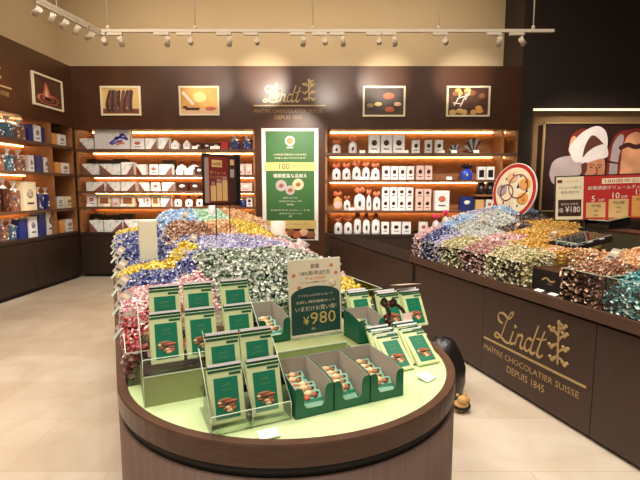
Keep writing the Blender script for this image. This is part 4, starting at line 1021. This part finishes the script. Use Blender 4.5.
flat_card('small white label card lying in front of the near clear stand', -.29, -.565, 0, .065, .04)
flat_card('small white label card lying near the right rim of the island', .40, -.43, R(20), .065, .055)

# ------------------------------------------------------------------ things on the right counter
t = thing('counter_box', 'black box with gold emblem set between olive and copper bins', 'box', K(1.745, .07, ZC), (0, 0, CA))
b = MB(); b.box(.05, .365, .0, .34, 0, .15, 'black_gloss', bev=.004); b.box(.04, .37, .0, .35, .15, .157, 'choc_dark'); b.build('case', t)
b = MB()
b.ribbon([(.15, .08), (.19, .1), (.23, .08), (.27, .09)], .012, -.001, 'gold'); b.ribbon([(.2, .06), (.25, .06)], .006, -.001, 'gold'); b.build('emblem', t)
for x, n in ((1.90, 'left'), (2.03, 'right')):
    t = thing('label_card', 'small white label card in front of the black counter box, the %s one' % n, 'label card', K(x, .045, ZC), (0, 0, CA)); b = MB(); b.box(-.035, .035, -.018, .018, .002, .006, 'white', T=Matrix.Rotation(R(15), 4, 'X')); b.build('card', t)
def otray(label, d, bb, w, dd, h, tilt, z, full, rz=0):
    t = thing('sample_tray', label, 'tray', K(d, bb, z), (Matrix.Rotation(CA+rz, 4, 'Z') @ Matrix.Rotation(R(tilt), 4, 'X')).to_euler())
    b = MB(); b.box(0, w, 0, dd, 0, .006, 'black_gloss'); b.box(0, w, 0, .006, 0, h*.5, 'black_gloss'); b.box(0, w, dd-.006, dd, 0, h, 'black_gloss')
    b.box(0, .006, 0, dd, 0, h*.7, 'black_gloss'); b.box(w-.006, w, 0, dd, 0, h*.7, 'black_gloss'); b.build('tray', t)
    b = MB(); b.box(0, w, 0, dd, h, h+.004, 'acrylic'); b.box(0, w, -.001, .003, h, h+.005, 'acrylic_edge'); b.box(w-.003, w, 0, dd, h, h+.005, 'acrylic_edge'); b.build('lid', t)
    if full:
        Mt = Matrix.LocRotScale(t.location, t.rotation_euler, None)
        for k in range(15):
            o = bpy.data.objects.new('sample_sweet', TM[('snow', 'violet', 'snow')[k % 3]][k % 2]); C.objects.link(o)
            o.matrix_world = Mt @ Matrix.Translation((.04+(k % 5)*(w-.08)/4+random.uniform(-.006, .006), .05+(k//5)*(dd-.1)/2, .021)) @ Euler((0, 0, random.uniform(0, 3))).to_matrix().to_4x4()
            tag(o, '%s sample sweet lying in the black tray on the right counter' % ('silver', 'violet', 'silver')[k % 3], 'sweet', '%s sample sweets in the black tray' % ('silver', 'violet', 'silver')[k % 3])
otray('black sample tray with clear lid beside the gold truffles', 1.50, .50, .32, .30, .05, 12, 1.135, True, R(-6))
otray('empty black tray behind the sample tray on the right counter', 1.22, 1.10, .30, .24, .07, 8, 1.255, False)
t = thing('counter_box', 'plain dark olive carton behind the sample tray on the right counter', 'box', K(1.56, 1.0, ZC), (0, 0, CA)); b = MB(); b.box(0, .40, 0, .25, 0, .38, 'dark_olive', bev=.004); b.build('case', t)
b = MB(); b.box(-.005, .405, -.005, .255, .38, .39, 'choc_dark'); b.build('lid', t)
t = thing('tray_table', 'black raised plinth under the two trays on the right counter', 'plinth', K(1.48, .50, ZC), (0, 0, CA)); b = MB(); b.box(0, .38, .0, .32, 0, .255, 'black', bev=.003); b.box(-.28, .06, .60, .85, 0, .375, 'black'); b.build('plinth', t)
t = thing('counter_box', 'pale pink carton standing behind the lime truffles at the picture edge', 'box', K(2.13, 1.02, ZC), (0, 0, CA)); b = MB(); b.box(0, .3, 0, .15, 0, .38, 'card_rose', bev=.004); b.build('case', t)
# red price board
t = thing('price_board', 'wide red discount price board standing over the right counter', 'sign', (2.16, 4.13, 1.32), (Matrix.Rotation(R(-14), 4, 'Z') @ Matrix.Rotation(R(-2), 4, 'Y')).to_euler())
BW, BH = .98, .385
b = MB(); b.box(-.01, BW, -.01, .01, -.01, BH+.01, 'black'); b.build('board', t)
b = MB(); b.box(0, .225, -.012, -.01, .0, BH, 'cream'); b.build('price_panel', t)
b = MB(); b.box(.225, BW-.01, -.012, -.01, 0, BH, 'red'); b.build('offer_panel', t)
b = MB(); b.box(.02, .21, -.013, -.012, .03, .18, 'choc_dark'); b.build('dark_panel', t)
for i, h in enumerate((.15, .175, .2)):
    b = MB(); x = .25+i*.18; b.box(x, x+.155, -.0135, -.012, .015, h, ('tan', 'tan', 'orangebox')[i], bev=.0005); oc = b.build('offer_card', t)
    text('lettering', ('5', '10', '15')[i], x+.055, h+.008, .05, 'white', t, y=-.013); text('lettering', '%OFF', x+.12, h+.008, .022, 'white', t, y=-.013, w=.05)
    text('lettering', ('約9個', '約24個', '約32個')[i], x+.078, h-.045, .028, 'text_dark', oc, y=-.014); text('lettering', '100g', x+.078, h-.085, .018, 'text_dark', oc, y=-.014); text('lettering', '10%', x+.078, h-.125, .018, 'text_dark', oc, y=-.014)
b = MB(); b.box(.37, .75, -.0135, -.012, .312, .36, 'cream'); b.build('heading_panel', t)
text('lettering', '180周年記念', .56, .32, .032, 'red', t, w=.33, y=-.014); text('lettering', '創業感謝ボリュームディスカウント', .56, .262, .034, 'white', t, w=.60, y=-.013)
text('lettering', 'リンツの', .13, .335, .02, 'orange', t, w=.1, y=-.0125); text('lettering', 'チョコレートを選んで', .115, .275, .026, 'text_dark', t, w=.18, y=-.0125); text('lettering', '詰め合わせ', .115, .235, .026, 'text_dark', t, w=.15, y=-.0125)
text('lettering', '1個', .04, .065, .04, 'white', t, y=-.0135, w=.04); text('lettering', '¥180', .14, .065, .055, 'white', t, w=.12, y=-.0135); text('lettering', 'おひとつから', .115, .13, .022, 'white', t, w=.14, y=-.0135)
b = MB(); b.box(.01, .05, -.0135, -.012, .332, .36, 'maroon'); b.build('mark', t)
for x in (.25, .8):
    b = MB(); b.cyl((x, .02, -.455), (x, .02, .1), .008, m='black', seg=8); b.cyl((x, .02, -.455), (x, .02, -.45), .05, m='black', seg=16); b.build('pole', t)
# round disc sign
t = thing('round_sign', 'round red-rimmed cream sign with dials leaning over the counter far end', 'sign', (2.14, 5.05, 1.27), (Matrix.Rotation(R(-67), 4, 'Z') @ Matrix.Rotation(R(-7), 4, 'X')).to_euler())
Rr = .31
b = MB(); b.cyl((0, .002, Rr), (0, -.012, Rr), Rr, m='white', seg=48); b.cyl((0, -.012, Rr), (0, -.014, Rr), Rr*.97, m='red', seg=48); b.build('disc', t)
b = MB(); b.cyl((0, -.014, Rr), (0, -.0155, Rr), Rr*.84, m='cream', seg=40)
for i in range(5): b.ell((Rr*.55*math.cos(i*1.3+.5), -.0155, Rr+Rr*.5*math.sin(i*1.3+.5)), (.08, .001, .07), ('orangebox', 'art_peach', 'hat_grey', 'sign_paper', 'orangebox')[i], 2)
b.build('printed_face', t)
b = MB()
def ringm(cx, cz, r, m, y=-.019):
    b.ribbon([(cx+r*math.cos(a), cz+r*math.sin(a)) for a in [2*PI*k/14 for k in range(15)]], .012, y, m, th=.001)
ringm(.06, Rr+.05, .13, 'maroon'); ringm(-.09, Rr-.02, .09, 'maroon', -.0205)
for i in range(11):
    a = 2*PI*i/11; b.prism([(.19*math.cos(a)-.014, Rr+.18*math.sin(a)-.012), (.19*math.cos(a)+.014, Rr+.18*math.sin(a)-.012), (.19*math.cos(a), Rr+.18*math.sin(a)+.022)], -.0175, -.016, ('navy', 'maroon', 'navy')[i % 3])
b.prism([(.04, Rr+.03), (.08, Rr+.03), (.06, Rr+.1)], -.0175, -.016, 'navy'); b.build('dials', t)
b = MB(); b.cyl((0, .03, .02), (0, .10, -.40), .008, m='black', seg=8); b.cyl((0, .10, -.405), (0, .10, -.395), .06, m='black', seg=16); b.build('stand', t)
# magenta bows beyond the counter end
for i, (px, z) in enumerate(((430, 1.13), (438, 1.16))):
    t = gift_bag(.09, .22, .06, body='bag_plastic', top='magenta', pic=None); t.location = K(.1+.0*i, .24+.12*i, 1.1+.04*i); t.rotation_euler = (0, 0, CA)
    tag(t, 'clear gift bag with a magenta bow at the counter far end, %s one' % ('left', 'right')[i], 'gift bag', 'magenta topped bags')

# ------------------------------------------------------------------ black bag and plush on the floor
t = thing('soft_bag', 'slumped glossy black bag on the floor between island and right counter', 'bag', (.93, 3.36, 0), (0, 0, R(-10)))
b = MB(); vv = []; rnd = random.Random(5)
prof = [(0, .9), (.02, 1.0), (.12, 1.04), (.25, 1.0), (.36, .84), (.43, .6), (.46, .3)]
for z, s in prof: vv.append([b.bm.verts.new((.17*s*math.cos(a)*(1+.10*math.sin(3*a+z*9))+.03*z-.0, .14*s*math.sin(a)*(1+.12*math.sin(4*a-z*12)), z+.012*math.sin(5*a))) if z > 0 else b.bm.verts.new((.17*s*math.cos(a), .14*s*math.sin(a), 0)) for a in [2*PI*k/28 for k in range(28)]])
i = b.mi('black_gloss')
for r in range(len(vv)-1):
    for k in range(28): f = b.bm.faces.new((vv[r][k], vv[r][(k+1) % 28], vv[r+1][(k+1) % 28], vv[r+1][k])); f.smooth = True; f.material_index = i
b.bm.faces.new(vv[0][::-1]); b.bm.faces.new(vv[-1]); b.build('bag', t)
t = thing('plush_toy', 'small tan and black plush toy lying on the floor beside the black bag', 'toy', (1.02, 3.10, 0), (0, 0, R(10)))
b = MB(); b.ell((0, 0, .045), (.06, .05, .045), 'plush_tan'); b.ell((.0, -.02, .095), (.038, .036, .034), 'plush_tan'); b.ell((.05, .0, .09), (.02, .02, .03), 'plush_tan', 1); b.ell((-.03, .0, .125), (.014, .01, .014), 'plush_tan', 1); b.ell((.03, .0, .125), (.014, .01, .014), 'plush_tan', 1); b.build('body', t)
b = MB()
for k in range(20):
    a = 2*PI*k/20; a2 = 2*PI*(k+1)/20; b.cyl((.058*math.cos(a), -.002+.048*math.sin(a), .05+.012*math.sin(a)), (.058*math.cos(a2), -.002+.048*math.sin(a2), .05+.012*math.sin(a2)), .012, m='black', seg=8)
b.build('black_band', t)

finish_labels()

# ------------------------------------------------------------------ the truffles as objects
import numpy as np
WHERE = {'green': 'in the big heap behind the price sign', 'red': 'in the clear bin at the island front left', 'pink': 'on the island edge and right counter far end',
 'navy': 'in the dark blue heaps of island and counter', 'yellow': 'in the yellow strips on the island', 'copper': 'in the brown heap on island or counter', 'lightblue': 'in the light blue heaps at the far ends',
 'peach': 'in the peach heaps of island and counter', 'violet': 'in the violet heaps of island and counter', 'mint': 'in the mint heap at the island far end', 'gold': 'in the gold heap on the right counter',
 'olive': 'in the front bins of the right counter', 'rose': 'in the rose bin of the right counter', 'teal': 'in the right counter bin at the picture edge', 'black': 'in the black heap on the right counter', 'snow': 'in the white heap on the right counter', 'lime': 'in the lime heap on the right counter'}
bpy.context.view_layer.update()
dg = bpy.context.evaluated_depsgraph_get(); SC = bpy.context.scene
def clear_view(p):
    d = p-CAMP; L = d.length-.03; d.normalize(); o = CAMP.copy(); run = 0
    for _ in range(12):
        hit, loc, nor, idx, ob, mx = SC.ray_cast(dg, o+d*1e-4, d, distance=max(.001, L-run))
        if not hit: return True
        ms = [m.name for m in ob.data.materials if m]
        if any(n in ('clear_acrylic', 'acrylic_edge') for n in ms): run = (loc-CAMP).length; o = loc; continue
        return False
    return True
def pix(p):
    v = p-CAMP; c, s_ = math.cos(PITCH), math.sin(PITCH); d = v.y*c-v.z*s_; u_ = v.y*s_+v.z*c
    return (320+450*v.x/d, 240-450*u_/d) if d > .1 else (-9, -9)
allq = sorted(((q[0], k, i) for k, L in TR.items() for i, q in enumerate(L)))
taken = {}; chosen = set(); cells = set()
for dist, k, i in allq:
    if len(chosen) >= 300: break
    p = TR[k][i][1].translation; x, y = pix(p)
    if not (2 < x < 638 and 2 < y < 478): continue
    rp_ = 450*.012/dist; near = False
    for cx in range(int((x-rp_)), int(x+rp_)+1):
        for cy in range(int(y-rp_), int(y+rp_)+1):
            if (cx, cy) in cells: near = True
    blocked = (int(x), int(y)) in cells
    for cx in range(int((x-rp_)), int(x+rp_)+1):
        for cy in range(int(y-rp_), int(y+rp_)+1): cells.add((cx, cy))
    if blocked or not clear_view(p): continue
    chosen.add((k, i))
def fill_cells(fn, zone, a0, a1, b0, b1, zf, zlo, step):
    out = {}; na = int((a1-a0)/step); nb = int((b1-b0)/step); on = {}
    for i in range(na):
        for j in range(nb):
            c = zone(a0+(i+.5)*step, b0+(j+.5)*step)
            if c: on[(i, j)] = c
    def V(i, j, top):
        x = a0+i*step; y = b0+j*step; return tuple(fn(x, y, (zf(x, y)-.028) if top else zlo))
    for (i, j), c in on.items():
        L = out.setdefault(c, [])
        L.append([V(*q, True) for q in ((i, j), (i+1, j), (i+1, j+1), (i, j+1))])
        for (di, dj), (p, q) in (((-1, 0), ((i, j+1), (i, j))), ((1, 0), ((i+1, j), (i+1, j+1))), ((0, -1), ((i, j), (i+1, j))), ((0, 1), ((i+1, j+1), (i, j+1)))):
            if (i+di, j+dj) not in on: L.append([V(*p, False), V(*q, False), V(*q, True), V(*p, True)])
    return out
F1 = fill_cells(lambda a, b_, z: I(a*.965, b_+.03*(1 if b_ < .4 else 0), z), zone_i, -.655, .655, 0, 3.25, Zi, ZT+.001, .03)
F2 = fill_cells(lambda a, b_, z: K(a+.015, b_+.025, z), zone_c, .03, 3.9, .03, 1.35, Zc, ZC+.001, .03)
for k, L in TR.items():
    words = FOILS[k][0]; n = 0; rest = []
    for i, q in enumerate(L):
        if (k, i) in chosen:
            o = bpy.data.objects.new('wrapped_truffle', TM[k][n % 2]); C.objects.link(o); o.matrix_world = q[1]; n += 1
            tag(o, '%s wrapped truffle %s' % (words, WHERE[k]), 'truffle', '%s wrapped truffles' % words)
        else: rest.append(q)
    vs, fs, mi = [], [], []; base = 0
    protos = [(np.array([tuple(v.co)+(1,) for v in me.vertices]), [tuple(p.vertices) for p in me.polygons], [p.material_index for p in me.polygons]) for me in TM[k]]
    for i, q in enumerate(rest):
        co_, pf, pm = protos[i % 2]; A = np.array(q[1]); w = (co_ @ A.T)[:, :3]
        vs.extend(map(tuple, w)); fs.extend([tuple(a+base for a in f) for f in pf]); mi.extend(pm); base += len(w)
    sm = len(fs)
    for Fd in (F1, F2):
        for quad in Fd.get(k, []):
            vs.extend(quad); fs.append((base, base+1, base+2, base+3)); mi.append(0 if k in ('green', 'black') else 1); base += 4
    me = bpy.data.meshes.new('truffle_heap'); me.from_pydata(vs, [], fs)
    for m in TM[k][0].materials: me.materials.append(m)
    me.polygons.foreach_set('material_index', mi); me.polygons.foreach_set('use_smooth', [m == 0 and j < sm for j, m in enumerate(mi)])
    o = bpy.data.objects.new('truffle_heap', me); C.objects.link(o)
    tag(o, 'mass of %s wrapped truffles %s' % (words, WHERE[k]), 'truffle heap', kind='stuff')
    print('TRUFFLES', k, len(L), n)
for o in list(C.objects):
    if o.get('label') and len(o['label'].replace(',', '').split()) > 16: print('LONG', o['label'])

# ------------------------------------------------------------------ lights
def area(x, y, z, sx, sy, e, col=(1, .87, .70), rot=(0, 0, 0)):
    L = bpy.data.lights.new('ceiling_or_wash_lamp', 'AREA'); L.shape = 'RECTANGLE'; L.size = sx; L.size_y = sy; L.energy = e; L.color = col
    o = bpy.data.objects.new('ceiling_or_wash_lamp', L); C.objects.link(o); o.location = (x, y, z); o.rotation_euler = rot
def down(x, y, e, size=70, z=5.1, aim=None, col=(1, .93, .84)):
    L = bpy.data.lights.new('downlight', 'SPOT'); L.energy = e; L.spot_size = R(size); L.spot_blend = .6; L.color = col; L.shadow_soft_size = .07
    o = bpy.data.objects.new('downlight', L); C.objects.link(o); o.location = (x, y, z)
    if aim: o.rotation_euler = (Vector(aim)-Vector((x, y, z))).to_track_quat('-Z', 'Y').to_euler()
W_ = (1, .91, .81)
area(-2.8, 3.2, 5.2, 1.6, 3.5, 130, W_); area(.6, 3.2, 5.2, 1.6, 3.5, 120, W_); area(3.4, 3.0, 5.2, 1.2, 3.5, 50, W_); area(-.6, .2, 5.2, 4, 1.2, 110, W_)
area(-.6, 7.4, 5.1, 7, .4, 62, (1, .84, .64), (R(38), 0, 0)); area(-3.6, 4.2, 5.1, .4, 5, 42, (1, .84, .64), (0, R(-38), 0))  # tilted wall washers, added only to brighten the upper beige walls
down(-.4, 1.4, 80, aim=(-.1, 1.8, .9)); down(-1.0, 3.6, 110, aim=(-.7, 3.2, 1.0)); down(.9, 2.2, 60, aim=(.2, 2.2, .9)); down(1.2, 1.6, 100, aim=(2.0, 3.0, 1.0)); down(1.0, 4.6, 110, aim=(2.0, 4.4, 1.0)); down(-3.0, 4.2, 110, aim=(-3.2, 4.6, 0)); down(-2.0, 2.0, 90, aim=(-2.4, 2.6, 0))
down(-1.2, -1.0, 170, 50, 4.4, aim=(-.6, 2.8, 1.0)); down(.6, -1.0, 110, 50, 4.4, aim=(1.8, 3.6, .9))
w = bpy.data.worlds.new('world'); bpy.context.scene.world = w; w.use_nodes = True
w.node_tree.nodes['Background'].inputs[0].default_value = (1, .88, .72, 1); w.node_tree.nodes['Background'].inputs[1].default_value = .35
vs_ = bpy.context.scene.view_settings
vs_.view_transform = 'Standard'; vs_.look = 'None'; vs_.gamma = 1; vs_.exposure = 0; vs_.use_curve_mapping = False
